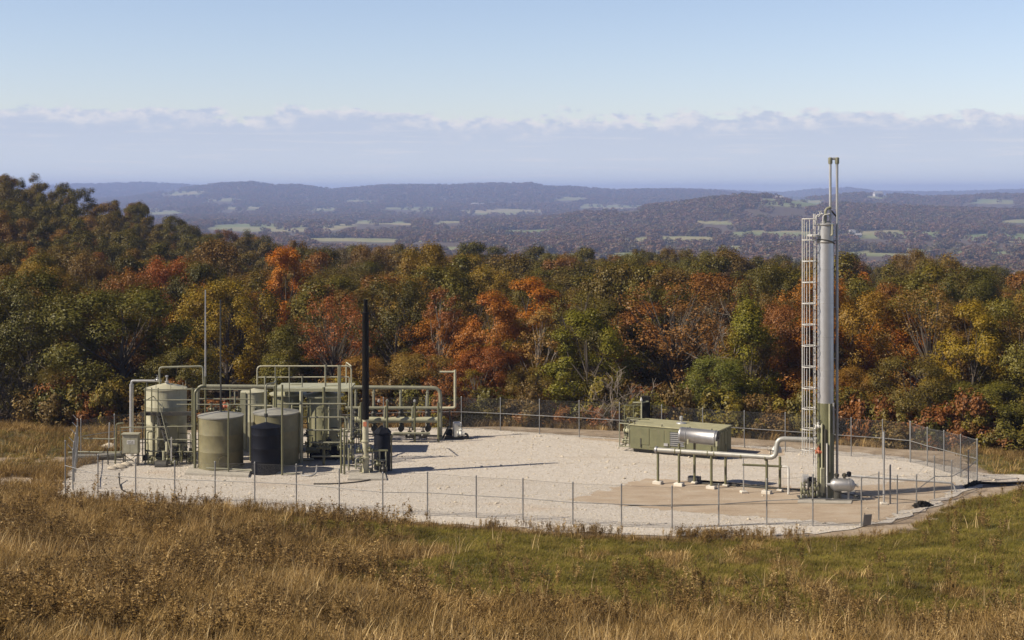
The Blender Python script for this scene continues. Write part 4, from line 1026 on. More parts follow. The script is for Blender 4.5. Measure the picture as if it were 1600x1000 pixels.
# grey standpipe with its elbow over to the tall tank
o = thing('standpipe', 'thick grey standpipe with an elbow left of the tall pale tank', 'pipe', (V3(205.5, 700, 86.2).x, 86.2, 0))
x_ = V3(205.5, 640, 86.2).x
MB().tube((x_, 86.2, -0.1), (x_, 86.2, CAMZ-(600-300)*86.2/F), 0.125, n=12).build('standpipe_body', M['galv'], o)
MB().pipe([(x_, 86.2, CAMZ-(600-300)*86.2/F), V3(206, 595, 86.2), V3(252, 595, 86.2)], 0.075, 0.2).build('elbow_pipe', M['galv'], o)
valve(o, V3(246, 594, 86.2), (1, 0, 0), 0.7, 'galv')
o = MB().pipe([V3(122, 714, 85.5), V3(150, 714, 85.2), V3(192, 710, 84.7)], 0.21, 0.3, 10).build('drain_pipe', M['dark']); tag(o, 'dark culvert pipe lying on the grass behind the left fence', 'pipe')
o = MB().pipe([(G(186, 751).x, G(186, 751).y, 0.4), (G(187, 757).x, G(187, 757).y, 0.05), (G(190, 766).x, G(190, 766).y, 0.03), (G(200, 771).x, G(200, 771).y, 0.03), (G(214, 773).x, G(214, 773).y, 0.03)], 0.035, 0.2).build('black_hose', M['tarp']); tag(o, 'black hose coming up out of the gravel near the left fence corner', 'hose')
for k, (px, py, w_) in enumerate(((172, 700, 0.55), (186, 731, 0.45), (197, 728, 0.4), (176, 733, 0.35))):
    r_ = np.random.default_rng(300+k); mb = MB()
    mb.rev((0, 0, -0.05), (0.1, 0.05, 1), [(0, w_*0.8), (w_*0.3, w_), (w_*0.6, w_*0.75), (w_*0.8, w_*0.3)], 9)
    mb.v = [(v[0]*(1+r_.normal()*0.12), v[1]*0.7*(1+r_.normal()*0.12), v[2]*0.75*(1+r_.normal()*0.1)) for v in mb.v]
    o = mb.build('boulder', M['rock'], None, 60); p0 = G(px, py); o.location = (p0.x, p0.y, 0)
    tag(o, ['pale boulder behind the left pipe railing', 'pale limestone block under the left rail post', 'flat pale rock beside the cabinet legs', 'small pale rock on the gravel left of the cabinet'][k], 'rock')
# small clutter of flow lines at the foot of the tall tank
o = thing('flow_line_manifold', 'tangle of yellow green pipes and valves at the foot of the tall pale tank', 'pipework', tuple(G(268, 722)))
for a_, b_, r_, mt in ((V3(244, 716, 84.0), V3(294, 716, 84.0), 0.07, 'pipe'), (V3(256, 724, 83.2), V3(256, 705, 83.2), 0.09, 'pale'), (V3(261, 724, 83.2), V3(261, 690, 83.4), 0.10, 'cream'), (V3(284, 722, 83.4), V3(284, 704, 83.4), 0.06, 'pipegreen'),
                       (V3(268, 722, 82.9), V3(268, 683, 82.9), 0.045, 'galv'), (V3(296, 725, 83.6), V3(297, 700, 83.6), 0.08, 'dark'), (V3(225, 724, 83.6), V3(262, 724, 83.6), 0.05, 'pipe')):
    MB().tube(a_, b_, r_).build('flow_pipe', M[mt], o)
rr = random.Random(37)
for k in range(22):
    px = rr.uniform(222, 308); Y = rr.uniform(83.4, 84.6); yt = rr.uniform(660, 715); q0 = V3(px, yt, Y)
    MB().pipe([(q0.x, Y, 0), q0, q0+Vector((rr.uniform(0.3, 1.0)*rr.choice((-1, 1)), 0.05, 0))], rr.choice((0.02, 0.03, 0.035)), 0.1, 6).build('flow_pipe', M[rr.choice(('pipe', 'pipegreen', 'pale', 'dark'))], o)
for q0 in (V3(236, 722, 83.2), V3(262, 718, 83.2), V3(300, 719, 83.3), V3(272, 723, 82.9)): valve(o, q0, (1, 0, 0), 0.9, 'pipegreen')
for q0 in (V3(230, 716, 83.8), V3(276, 712, 83.8), V3(290, 711, 83.8), V3(250, 712, 84.0)): valve(o, q0, (1, 0, 0), 1.1, 'dark')
MB().rev(V3(246, 727, 82.9), (1, 0, 0), [(-0.1, 0.02), (-0.1, 0.30), (0.55, 0.30), (0.6, 0.2), (0.62, 0.02)], 16).build('pump_motor', M['dark'], o)

# ------------------------------------------------------------------ black stack and the small black tank
c = G(570.5, 742); c.y += 0.25; o = thing('exhaust_stack', 'tall black exhaust stack on a pale base beside the small black tank', 'stack', tuple(c))
def zat(py): return CAMZ-(py-300)*c.y/F
MB().rev(c, (0, 0, 1), [(0.05, 0.30), (0.12, 0.30), (0.13, 0.19), (zat(716), 0.19), (zat(716)+0.01, 0.27), (zat(716)+0.1, 0.27), (zat(716)+0.11, 0.18), (zat(690), 0.18), (zat(690)+0.01, 0.24), (zat(690)+0.07, 0.24), (zat(690)+0.08, 0.18), (zat(655), 0.17)], 20).build('stack_base', M['cream'], o)
MB().rev(c, (0, 0, 1), [(zat(655), 0.20), (zat(492), 0.185), (zat(490), 0.21), (zat(488), 0.21), (zat(487), 0.12), (zat(470), 0.115), (zat(470)+0.02, 0.12), (zat(469)+0.05, 0.12)], 20).build('stack_pipe', M['stack'], o)
MB().box((c.x-0.02, c.y-0.20, zat(662)), (0.20, 0.04, 0.26), 0, 0.01).build('plate', M['rust'], o)
for k in range(6):
    a = k*PI/3+0.3; MB().box((c.x+math.cos(a)*0.27, c.y+math.sin(a)*0.27, 0.22), (0.16, 0.02, 0.22), a).build('gusset', M['cream'], o)
for q0 in (V3(561, 705, 80.6), V3(563, 722, 80.4), V3(578, 704, 80.5)): valve(o, q0, (1, 0, 0), 0.8)
MB().pipe([V3(556, 733, 80.3), V3(556, 716, 80.3), V3(570, 716, 80.6)], 0.05).build('fuel_pipe', M['pipe'], o)
MB().pipe([V3(570, 700, 80.6), V3(590, 703, 80.9), V3(604, 703, 81.0)], 0.05).build('fuel_pipe', M['pipe'], o)
c = G(596, 738); c.y += 0.45
o = thing('small_tank', 'slim black tank with a folded peaked top right of the black stack', 'tank', tuple(c))
MB().rev(c, (0, 0, 1), [(0.02, 0.46), (0.25, 0.47), (2.05, 0.47), (2.12, 0.44), (2.2, 0.40)], 28).build('shell', M['black'], o)
mb = MB(); mb.rev(c, (0, 0, 1), [(2.1, 0.50), (2.2, 0.52), (2.42, 0.30), (2.5, 0.12), (2.56, 0.03)], 12)
r_ = np.random.default_rng(9); mb.v = [(v[0]+r_.normal()*0.035, v[1]+r_.normal()*0.035, v[2]+r_.normal()*0.035) for v in mb.v]
mb.build('hood', M['black'], o, 10)
x_ = c.x+0.53; MB().tube((x_, c.y, 0), (x_, c.y, 2.1), 0.05).build('side_pipe', M['khaki'], o)
o = thing('pipe_stand', 'low yellow green pipe stand in front of the slim black tank', 'pipe stand', tuple(G(594, 742)))
Ys = 80.7
rail(o, 'rail', [V3(580, 704, Ys), V3(606, 704, Ys)], 0.055, 'pipegreen'); rail(o, 'rail', [V3(583, 719, Ys), V3(604, 719, Ys)], 0.05, 'pipe')
for px in (582, 593, 603): rail(o, 'leg', [Vector((V3(px, 740, Ys).x, Ys, 0)), V3(px, 703, Ys)], 0.045, 'pipe')
valve(o, V3(590, 725, Ys), (1, 0, 0), 0.9); valve(o, V3(599, 733, Ys-0.2), (1, 0, 0), 1.1, 'dark')
o = MB().pipe([G(490, 757)+Vector((0, 0, 0.03)), G(520, 757)+Vector((0, 0, 0.03)), G(560, 754)+Vector((0, 0, 0.03)), G(588, 749)+Vector((0, 0, 0.04)), G(600, 746)+Vector((0, 0, 0.05))], 0.04, 0.6).build('black_hose', M['tarp']); tag(o, 'black hose lying on the gravel in front of the black stack', 'hose')
o = MB().pipe([G(470, 744)+Vector((0, 0, 0.05)), G(488, 745)+Vector((0, 0, 0.05)), G(494, 742)+Vector((0, 0, 0.10)), G(495, 742)+Vector((0, 0, 0.55))], 0.045, 0.3).build('bent_pipe', M['galv']); tag(o, 'bent grey pipe end rising from the gravel right of the khaki tanks', 'pipe')

# ------------------------------------------------------------------ long header pipe and manifold
o = thing('pipe_manifold', 'long pale overhead pipe with its row of risers and valves behind the black stack', 'manifold', (V3(626, 680, 91.9).x, 91.9, 0))
Ym = 91.9
MB().pipe([V3(326, 603.5, Ym), V3(500, 604.5, Ym), V3(688, 606, Ym), V3(688.5, 687, Ym)], 0.12, 0.5, 12).build('overhead_pipe', M['pipe'], o)
MB().pipe([V3(309, 640, Ym), V3(309, 603, Ym), V3(330, 603.5, Ym)], 0.115, 0.4, 12).build('end_bend', M['pipe'], o)
MB().tube(V3(540, 637.5, Ym-0.1), V3(689, 637.5, Ym-0.1), 0.105, n=10).build('upper_header', M['pipe'], o)
MB().rev(V3(548, 656, Ym-0.5), (1, 0, 0), [(0, 0.03), (0.02, 0.19), (5.6, 0.19), (5.62, 0.03)], 16).build('lower_header', M['pale'], o)
for px in (556, 584, 626, 668):
    MB().tube(V3(px, 606, Ym), V3(px, 681, Ym), 0.085).build('riser', M['pipe'], o)
    valve(o, V3(px, 645, Ym-0.05), (0, 0, 1), 1.3, 'dark', False); valve(o, V3(px+1, 669, Ym-0.2), (0, 1, 0), 1.3, 'dark')
    MB().rev(V3(px, 607, Ym), (0, 0, 1), [(-0.3, 0.11), (-0.24, 0.11), (-0.23, 0.08)], 10).build('flange', M['pipe'], o)
for px in (564, 605, 648, 685):
    MB().tube((V3(px, 640, Ym-1.0).x, Ym-1.0, 0), V3(px, 629 if px != 605 else 625, Ym-1.0), 0.07).build('support_post', M['pipegreen'], o)
for px in (562, 602, 645):
    MB().pipe([V3(px+4, 637, Ym-0.6), V3(px, 635, Ym-0.6), V3(px-1, 655, Ym-0.6), V3(px, 672, Ym-0.5)], 0.07, 0.3).build('jumper_pipe', M['pipe'], o)
MB().pipe([V3(612, 683, Ym-1.2), V3(614, 677, Ym-1.2), V3(672, 677, Ym-1.2)], 0.075).build('ground_line', M['pipe'], o)
MB().tube(V3(552, 678, Ym-1.2), V3(690, 681, Ym-0.4), 0.06).build('ground_line', M['dark'], o)
for px in (560, 598, 640, 661): valve(o, V3(px, 681, Ym-0.9), (1, 0, 0), 1.3, 'dark')
for px in (592, 605, 648): MB().rev(V3(px, 629, Ym-0.9), (0, 0, 1), [(0, 0.04), (0.05, 0.09), (0.15, 0.09), (0.2, 0.03)], 8).build('relief_valve', M['galv'], o)
o = thing('vent_pipe', 'pale vent pipe with a side arm at the right end of the manifold', 'pipe', (V3(711, 680, 92.6).x, 92.6, 0))
MB().pipe([V3(690, 637.5, 92.6), V3(711, 637, 92.6), V3(711, 578, 92.6)], 0.085, 0.15).build('riser', M['cream'], o)
MB().tube(V3(687, 581, 92.6), V3(713, 581, 92.6), 0.065).build('arm', M['cream'], o)
MB().tube(V3(703, 637, 92.6), Vector((V3(703, 640, 92.6).x, 92.6, 0)), 0.05).build('support_post', M['dark'], o)
c = G(713, 686); o = thing('pump_unit', 'small white pump among dark fittings at the right end of the manifold', 'pump', tuple(c))
MB().box((c.x+0.05, c.y+0.2, 0.60), (0.5, 0.45, 0.95), 0.2, 0.04).build('housing', M['white'], o)
MB().box((c.x, c.y+0.2, 0.06), (1.5, 0.7, 0.12)).build('skid', M['dark'], o)
MB().rev((c.x-0.7, c.y+0.2, 0.4), (1, 0, 0), [(0, 0.05), (0.02, 0.22), (0.45, 0.22), (0.46, 0.05)], 14).build('motor', M['black'], o)
MB().pipe([(c.x+0.2, c.y, 0.3), (c.x+0.7, c.y, 0.35), (c.x+0.8, c.y-0.1, 0.05)], 0.07).build('outlet_pipe', M['dark'], o)
MB().pipe([(c.x-0.9, c.y-0.1, 0.05), (c.x-0.5, c.y-0.1, 0.8), (c.x-0.4, c.y+0.1, 0.8)], 0.06).build('inlet_pipe', M['dark'], o)
valve(o, (c.x+0.3, c.y-0.1, 0.35), (1, 0, 0), 1.2, 'white')

# ------------------------------------------------------------------ olive equipment enclosure
RZ = math.radians(-28); ex_ = Vector((math.cos(RZ), math.sin(RZ), 0)); ey_ = Vector((-math.sin(RZ), math.cos(RZ), 0))
fl = Vector(((984.5-800)*87.5/F, 87.5, 0)); Lb, Wb, Hb, zb = 5.62, 2.55, 1.42, 0.24
o = thing('equipment_enclosure', 'olive green steel equipment enclosure on a skid at the right back of the pad', 'enclosure', tuple(fl))
def EP(u, v, z): return fl+ex_*u+ey_*v+Vector((0, 0, z))
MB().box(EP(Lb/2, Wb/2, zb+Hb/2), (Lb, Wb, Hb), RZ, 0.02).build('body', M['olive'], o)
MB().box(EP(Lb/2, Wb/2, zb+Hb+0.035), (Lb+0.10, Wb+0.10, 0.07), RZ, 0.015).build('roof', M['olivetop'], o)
for v_ in (0.35, Wb-0.35): MB().box(EP(Lb/2, v_, 0.12), (Lb*0.96, 0.18, 0.24), RZ).build('skid', M['dark'], o)
MB().box(EP(0.95, -0.012, zb+0.80), (0.62, 0.03, 1.0), RZ, 0.008).build('door', M['olive'], o)
for u_ in (1.85, 2.05+0.45): pass
MB().box(EP(1.78, -0.010, zb+0.72), (0.92, 0.022, 1.12), RZ, 0.008).build('panel', M['olive'], o)
MB().box(EP(4.72, -0.010, zb+0.70), (1.55, 0.022, 1.10), RZ, 0.008).build('panel', M['olive'], o)
vp = MB().box(EP(3.1, -0.006, zb+0.78), (1.05, 0.03, 0.86), RZ).build('vent_opening', M['grille'], o)
for k in range(7):
    MB().box(EP(3.1, -0.03, zb+0.42+k*0.12), (1.0, 0.03, 0.035), RZ).build('louvre', M['galv'], vp)
for u_ in (2.6, 3.6): MB().box(EP(u_, -0.03, zb+0.78), (0.06, 0.04, 0.92), RZ).build('vent_frame', M['olive'], o)
MB().box(EP(2.38, -0.04, zb+0.42), (0.26, 0.08, 0.16), RZ).build('latch_box', M['galv'], o)
MB().box(EP(0.72, -0.03, zb+0.40), (0.06, 0.05, 0.55), RZ).build('hinge_post', M['dark'], o)
for u_ in (0.3, 2.1, 3.9, 5.3): MB().torus(EP(u_, 0.02, zb+Hb+0.12), ex_, 0.07, 0.018, 10, 5).build('lifting_eye', M['dark'], o)
for v_ in (0.35, 0.95, 1.55, 2.15):
    MB().box(EP(Lb+0.012, v_, zb+Hb/2), (0.03, 0.5, Hb*0.86), RZ, 0.006).build('end_door', M['olive'], o)
for v_ in (0.5, 1.6): MB().torus(EP(Lb+0.05, v_, zb+Hb-0.12), ey_, 0.06, 0.02, 8, 5).build('lifting_eye', M['cream'], o)
q0 = EP(2.7, 1.7, zb+Hb+0.07); MB().rev(q0, (0, 0, 1), [(0, 0.32), (0.05, 0.30), (0.08, 0.10), (0.12, 0.05), (0.2, 0.05), (0.21, 0.11), (0.4, 0.12), (0.46, 0.04)], 16).build('roof_vent', M['galv'], o)
# cage of pipework at its left end
cg = lambda u, v, z: EP(u, v, z)
o2 = thing('pipe_cage', 'open olive pipe cage with fittings at the left end of the enclosure', 'cage', tuple(EP(-0.9, 0.6, 0)))
for (u_, v_) in ((-0.75, 0.1), (-0.75, 1.7), (-0.1, 0.1), (-0.1, 1.7)): MB().tube(cg(u_, v_, 0.25), cg(u_, v_, 1.72), 0.04).build('cage_post', M['pipe'], o2)
for z_ in (0.3, 1.7):
    MB().tube(cg(-0.75, 0.1, z_), cg(-0.75, 1.7, z_), 0.04).build('cage_rail', M['pipe'], o2)
    for v_ in (0.1, 1.7): MB().tube(cg(-0.75, v_, z_), cg(-0.1, v_, z_), 0.04).build('cage_rail', M['pipegreen'], o2)
for u_, v_, z_ in ((-0.4, 0.3, 0.6), (-0.35, 0.6, 0.95), (-0.3, 0.3, 1.25)): valve(o2, cg(u_, v_, z_), ex_, 1.1, 'pale')
for pts_ in ([cg(-0.45, 0.3, 0.3), cg(-0.45, 0.3, 1.5), cg(0.1, 0.3, 1.5)], [cg(-0.6, 0.8, 0.3), cg(-0.6, 0.8, 1.95), cg(0.9, 0.9, 1.95)], [cg(-0.55, 0.15, 0.7), cg(0.0, 0.15, 0.7)]): MB().pipe(pts_, 0.045).build('cage_pipe', M['pipegreen'], o2)
# dark hood and pipe frame behind it
o = thing('vent_hood', 'dark upright duct with a green pipe frame behind the olive enclosure', 'duct', tuple(G(1006, 690)))
Yh = 91.2
MB().box(((1009-800)*Yh/F, Yh, 1.45), (0.52, 0.5, 2.9), 0, 0.01).build('duct', M['tarp'], o)
MB().tube((V3(1002.5, 640, Yh-0.4).x, Yh-0.4, 0), V3(1002.5, 626, Yh-0.4), 0.055).build('upright', M['pale'], o)
MB().rev(V3(1002, 627, Yh-0.4), (0, 0, 1), [(0, 0.06), (0.06, 0.09), (0.15, 0.06), (0.25, 0.02)], 8).build('finial', M['white'], o)
MB().pipe([V3(989, 629, Yh-0.4), V3(1002, 629, Yh-0.4), V3(1014, 627, Yh-0.2)], 0.05).build('arm', M['pale'], o)
for px in (976, 990): MB().pipe([(V3(px, 650, Yh).x, Yh, 0), V3(px, 633, Yh), V3(px+13, 634, Yh)], 0.04, 0.1).build('frame_pipe', M['pipegreen'], o)

# ------------------------------------------------------------------ silver pipe on supports, drum above it
P0 = G(1028, 756); P1 = G(1198, 771); dr = (P1-P0).normalized(); dn = Vector((-dr.y, dr.x, 0))
o = thing('pipeline', 'silver lagged pipe on olive posts running from the drum to the tower', 'pipeline', tuple(P0))
def LP(px, side=0.0):
    """point along the support row under photograph column px"""
    t = (px-800)/F; s_ = (t*P0.y-P0.x)/(dr.x-t*dr.y); return P0+dr*s_+dn*side
zp = 1.86
pA_ = LP(1024); pB_ = LP(1212)
tb_ = Vector(((1280-800)*75.0/F, 75.0, 2.92))
e1 = Vector((pB_.x, pB_.y, zp+0.08)); e2 = Vector((pB_.x+0.12, pB_.y+0.1, 2.92))
MB().pipe([Vector((pA_.x, pA_.y, zp)), e1, e2, tb_], 0.135, 0.33, 16).build('lagged_pipe', M['lagging'], o)
MB().rev(Vector((pA_.x, pA_.y, zp)), -dr, [(-0.12, 0.14), (-0.1, 0.19), (0.0, 0.19), (0.02, 0.13), (0.06, 0.10), (0.08, 0.02)], 16).build('end_flange', M['silver'], o)
for px in (1055, 1064, 1106, 1116, 1158, 1196):
    q0 = LP(px); MB().rev(Vector((q0.x, q0.y, zp+0.03*(px-1024)/180)), dr, [(-0.035, 0.10), (-0.03, 0.155), (0.03, 0.155), (0.035, 0.10)], 16).build('clamp_band', M['pipegreen'], o)
for px, sd, top in ((1028, 0.0, zp-0.1), (1061, 0.0, 2.3), (1111.5, 0.0, 2.3), (1198, 0.0, zp-0.05), (1078, 0.85, 2.3), (1127, 0.85, 2.3), (1213, 0.8, zp-0.0)):
    q0 = LP(px, sd)
    MB().tube((q0.x, q0.y, 0.1), (q0.x, q0.y, top), 0.072, n=12).build('support_post', M['pipegreen'], o)
    MB().box((q0.x, q0.y, 0.075), (0.48, 0.42, 0.17) if sd == 0 else (0.3, 0.3, 0.1), RZ, 0.02).build('footing', M['block'], o)
q0 = LP(1212, 0.25); MB().rev((q0.x, q0.y, 2.15), (0, 0, 1), [(0, 0.16), (0.03, 0.27), (0.2, 0.26), (0.36, 0.15), (0.42, 0.02)], 16).build('valve_cover', M['white'], o)
MB().tube(LP(1204, 0.0)+Vector((0, 0, 2.0)), LP(1204, 0.0)+Vector((0, 0, 2.35)), 0.02).build('valve_stem', M['dark'], o)
MB().tube(LP(1202, 0.0)+Vector((-0.1, 0, 2.32)), LP(1214, 0.0)+Vector((0.1, 0, 2.28)), 0.02).build('valve_arm', M['dark'], o)
ca = LP(1068.5, 0.42); cb = LP(1118.5, 0.42); ca.z = 2.72; cb.z = 2.66
o = thing('silver_drum', 'silver horizontal drum carried on the olive posts above the lagged pipe', 'drum', tuple(ca))
ax = (cb-ca).normalized(); Ld = 2.15
ca = ca-ax*0.36
MB().rev(ca, ax, [(-0.05, 0.05), (-0.04, 0.22), (0.0, 0.36), (0.04, 0.40), (0.10, 0.405), (0.12, 0.415), (0.14, 0.405), (Ld-0.16, 0.405), (Ld-0.14, 0.415), (Ld-0.12, 0.405), (Ld, 0.405)], 36).build('jacket', M['silver'], o)
MB().rev(ca+ax*Ld, ax, [(0.0, 0.40), (0.01, 0.385), (0.02, 0.06), (0.06, 0.05), (0.07, 0.01)], 36).build('end_plate', M['dark'], o)
for s_ in (0.42, Ld-0.12):
    q0 = ca+ax*s_
    MB().box((q0.x, q0.y, 2.30), (0.10, 1.05, 0.09), RZ+math.radians(3)).build('saddle', M['pipegreen'], o)
    MB().torus(q0, ax, 0.415, 0.016, 28, 4).build('strap', M['galv'], o)
    MB().box((q0.x-0.02, q0.y-0.42, 2.43), (0.10, 0.06, 0.26), RZ).build('bracket', M['pale'], o)
q0 = LP(1075, 1.2); o = MB().box((q0.x, q0.y, 0.17), (0.66, 0.35, 0.34), RZ, 0.02).build('junction_box', M['grille']); tag(o, 'dark grey box on the clay under the silver drum', 'box')
o = thing('pipe_hoop', 'small pipe hoop standing between the silver pipe and the tower', 'pipe frame', tuple(G(1162, 767)))
Yf = 75.6
MB().pipe([(V3(1162, 760, Yf).x, Yf, 0.05), V3(1161.5, 716, Yf)], 0.035).build('leg', M['galv'], o)
MB().tube(V3(1160, 726, Yf), V3(1226, 729, Yf-0.2), 0.06).build('cross_pipe', M['pipegreen'], o)
MB().pipe([V3(1222, 729, Yf-0.2), V3(1232, 729, Yf-0.3), Vector((V3(1232, 772, Yf-0.4).x, Yf-0.4, 0.02))], 0.06, 0.15).build('leg', M['white'], o)
MB().box((V3(1162, 760, Yf).x, Yf, 0.06), (0.34, 0.34, 0.12), 0.2, 0.02).build('footing', M['block'], o)
o = MB().pipe([G(1085, 756)+Vector((0, 0, 0.05)), G(1150, 760)+Vector((0, 0, 0.06)), G(1200, 764)+Vector((0, 0, 0.06)), G(1254, 767)+Vector((0, 0, 0.06))], 0.055, 0.4).build('ground_line', M['dark']); tag(o, 'dark line lying on the clay between the drum posts and the tower', 'pipe')  # thin dark round strip laid along the clay

# ------------------------------------------------------------------ contactor tower
TY = 74.7; TX = (1290-800)*TY/F; tc_ = Vector((TX, TY, 0))
def tz(py): return CAMZ-(py-300)*TY/F
o = thing('contactor_tower', 'tall silver and olive column with a caged ladder and a pipe loop on top', 'tower', tuple(tc_))
MB().rev(tc_, (0, 0, 1), [(0.02, 0.56), (0.07, 0.56), (0.08, 0.44), (tz(629), 0.44)], 40).build('lower_shell', M['olive'], o)
MB().rev(tc_, (0, 0, 1), [(tz(629), 0.425), (tz(380), 0.425)], 40).build('upper_jacket', M['towersilver'], o)
for py in (420, 473, 526, 578): MB().torus((TX, TY, tz(py)), (0, 0, 1), 0.427, 0.009, 40, 4).build('cladding_band', M['galv'], o)
MB().rev(tc_, (0, 0, 1), [(tz(380), 0.43), (tz(377), 0.47), (tz(375.5), 0.43), (tz(353), 0.40), (tz(351), 0.46), (tz(349), 0.46), (tz(348.5), 0.30), (tz(346), 0.2), (tz(345), 0.05)], 36).build('top_head', M['galv'], o)
MB().torus((TX, TY, tz(378)), (0.25, 0.2, 1), 0.47, 0.03, 30, 5).build('stiffener_ring', M['dark'], o)
# big loop on top and the return pipe down the side
x1 = (1297-1290)*TY/F; x2 = (1307.6-1290)*TY/F
MB().pipe([(TX+x1, TY-0.05, tz(350)), (TX+x1, TY-0.05, tz(248)), (TX+x2, TY-0.05, tz(248)), (TX+x2, TY-0.05, 0.75)], 0.068, 0.12, 12).build('overhead_line', M['galv'], o)
for dx, py in ((x1, 249), (x2, 249)): MB().rev((TX+dx, TY-0.05, tz(py)-0.25), (0, 0, 1), [(0, 0.09), (0.05, 0.11), (0.32, 0.115), (0.36, 0.06)], 12).build('elbow_fitting', M['pipe'], o)
for py in (325, 337): MB().rev((TX+x1, TY-0.05, tz(py)), (0, 0, 1), [(0, 0.06), (0.01, 0.11), (0.06, 0.11), (0.07, 0.06)], 12).build('flange', M['galv'], o)
for py in (376, 480, 560, 640, 700): MB().tube((TX+0.40, TY, tz(py)), (TX+x2, TY-0.03, tz(py)), 0.03, n=6).build('pipe_bracket', M['galv'], o)
MB().pipe([(TX-0.05, TY-0.2, tz(350)), (TX-0.05, TY-0.2, tz(327)), (TX+x1, TY-0.1, tz(324))], 0.075, 0.25, 10).build('gooseneck', M['pipe'], o)
MB().tube((TX+x1, TY-0.05, tz(327)), (TX+x2, TY-0.05, tz(340)), 0.04, n=6).build('brace', M['dark'], o)
MB().pipe([(TX+0.26, TY-0.40, tz(350)), (TX+0.26, TY-0.42, tz(366)), (TX+0.18, TY-0.44, tz(368))], 0.04).build('sight_pipe', M['cream'], o)
for dx, dy, pa, pb_, mt in ((0.10, -0.49, 629, 735, 'pale'), (0.33, -0.40, 628, 676, 'galv'), (-0.12, -0.48, 668, 770, 'dark'), (-0.28, -0.42, 660, 772, 'pale'), (-0.40, -0.30, 690, 775, 'pipegreen'), (-0.05, -0.55, 690, 779, 'white')):
    MB().tube((TX+dx, TY+dy, max(tz(pb_), 0.05)), (TX+dx, TY+dy, tz(pa)), 0.05 if mt != 'white' else 0.04).build('level_pipe', M[mt], o)
MB().box((TX-0.22, TY-0.42, 0.95), (0.30, 0.16, 1.3), 0.2, 0.03).build('level_bridle', M['pale'], o)
# ladder and safety cage
lx = TX-0.60; ly = TY-0.05; zt = tz(334)
lad = MB().tube((lx, ly-0.2, 0.25), (lx, ly-0.2, zt), 0.026, n=6); lad.tube((lx, ly+0.2, 0.25), (lx, ly+0.2, zt), 0.026, n=6)
for s_ in (-0.2, 0.2): lad.torus((lx+0.17, ly+s_, zt), (0, 1, 0), 0.17, 0.026, 8, 6, -0.2, PI)
lad = lad.build('ladder', M['white'], o)
rung = MB().tube((lx-TX, -0.25, 0), (lx-TX, 0.15, 0), 0.012, n=5).mesh('rung', M['white'])
nr_ = int((zt-0.5)/0.305)
for k in range(nr_):
    r0 = new_obj('rung', rung, lad); r0.location = (0, 0, 0.45+k*0.305)
for k in range(0, nr_, 8): MB().tube((lx, ly-0.2, 0.6+k*0.305), (TX-0.38, ly-0.1, 0.6+k*0.305), 0.02, n=5).build('standoff', M['white'], o)
cgx = lx-0.28; CR = 0.36
cage = MB()
for a in (PI/2+0.12, PI*0.80, PI, PI*1.2, PI*1.5-0.12):
    dx = math.cos(a)*CR; dy = math.sin(a)*CR
    cage.tube((cgx+dx, ly+dy, 2.2), (cgx+dx, ly+dy, tz(342)), 0.019, n=5)
cage = cage.build('safety_cage', M['white'], o)
hoop = MB().torus((cgx-TX, ly-TY, 0), (0, 0, 1), CR, 0.024, 22, 5)
hoop = hoop.mesh('hoop', M['white'])
for py in (342, 375, 408, 441, 474, 507, 540, 573, 606, 638, 670, 702):
    h0 = new_obj('hoop', hoop, cage); h0.location = (0, 0, tz(py))
for py in (342, 375):
    MB().tube((lx, ly-0.2, tz(py)), (TX-0.4, ly-0.2, tz(py)-0.0), 0.022, n=5).build('standoff', M['white'], o)
MB().rev((TX-0.62, TY-0.05, tz(370)), (0, 0, 1), [(0, 0.30), (0.03, 0.34), (0.12, 0.34), (0.13, 0.30)], 20).build('top_platform', M['white'], o)
for dx in (-0.55, -0.2): MB().pipe([(TX+dx, TY-0.3, tz(352)), (TX+dx, TY-0.3, tz(336)), (TX+dx+0.35, TY-0.3, tz(334))], 0.03, 0.12).build('platform_rail', M['white'], o)
valve(o, (TX-0.45, TY-0.3, tz(665)), (1, 0, 0), 0.8, 'white'); valve(o, (TX-0.45, TY-0.35, tz(704)), (1, 0, 0), 0.8, 'rust')
slab('low concrete pad under the tower and its reboiler', [(1246, 785), (1330, 786), (1336, 766), (1252, 765)], 0.05)
c = Vector(((1262-800)*74.2/F, 74.2, 0.05)); o = thing('glycol_pump', 'cluster of pump, valves and pipes at the left foot of the tower', 'pump', tuple(c))
MB().rev(c+Vector((-0.3, 0, 0.98)), (1, 0, 0), [(0, 0.05), (0.03, 0.24), (0.32, 0.24), (0.34, 0.05)], 16).build('motor', M['galv'], o)
MB().rev(c+Vector((0.05, 0, 0.82)), (1, 0, 0.0), [(0, 0.05), (0.02, 0.28), (0.24, 0.28), (0.28, 0.05)], 16).build('flywheel', M['black'], o)
for dx, r_, mt in ((-0.38, 0.045, 'pale'), (-0.22, 0.055, 'pipegreen'), (-0.02, 0.05, 'dark'), (0.2, 0.05, 'pale'), (0.34, 0.06, 'dark')): MB().tube(c+Vector((dx, -0.25, -0.03)), c+Vector((dx, -0.25, 0.85 if mt != 'dark' else 1.1)), r_).build('standing_pipe', M[mt], o)
for dx, z_ in ((-0.25, 0.35), (0.1, 0.25), (0.3, 0.55)): valve(o, c+Vector((dx, -0.35, z_)), (1, 0, 0), 0.9, 'pipegreen')
MB().box(c+Vector((0, 0, 0.03)), (1.0, 0.7, 0.06), 0, 0.01).build('skid', M['dark'], o)
c = Vector(((1299-800)*74.2/F, 74.0, 0)); z_ = CAMZ-(757-300)*74.0/F
o = thing('reboiler_drum', 'short silver drum with a dark domed end at the right foot of the tower', 'drum', (c.x, c.y, 0))
dax = Vector((0.985, -0.17, 0))
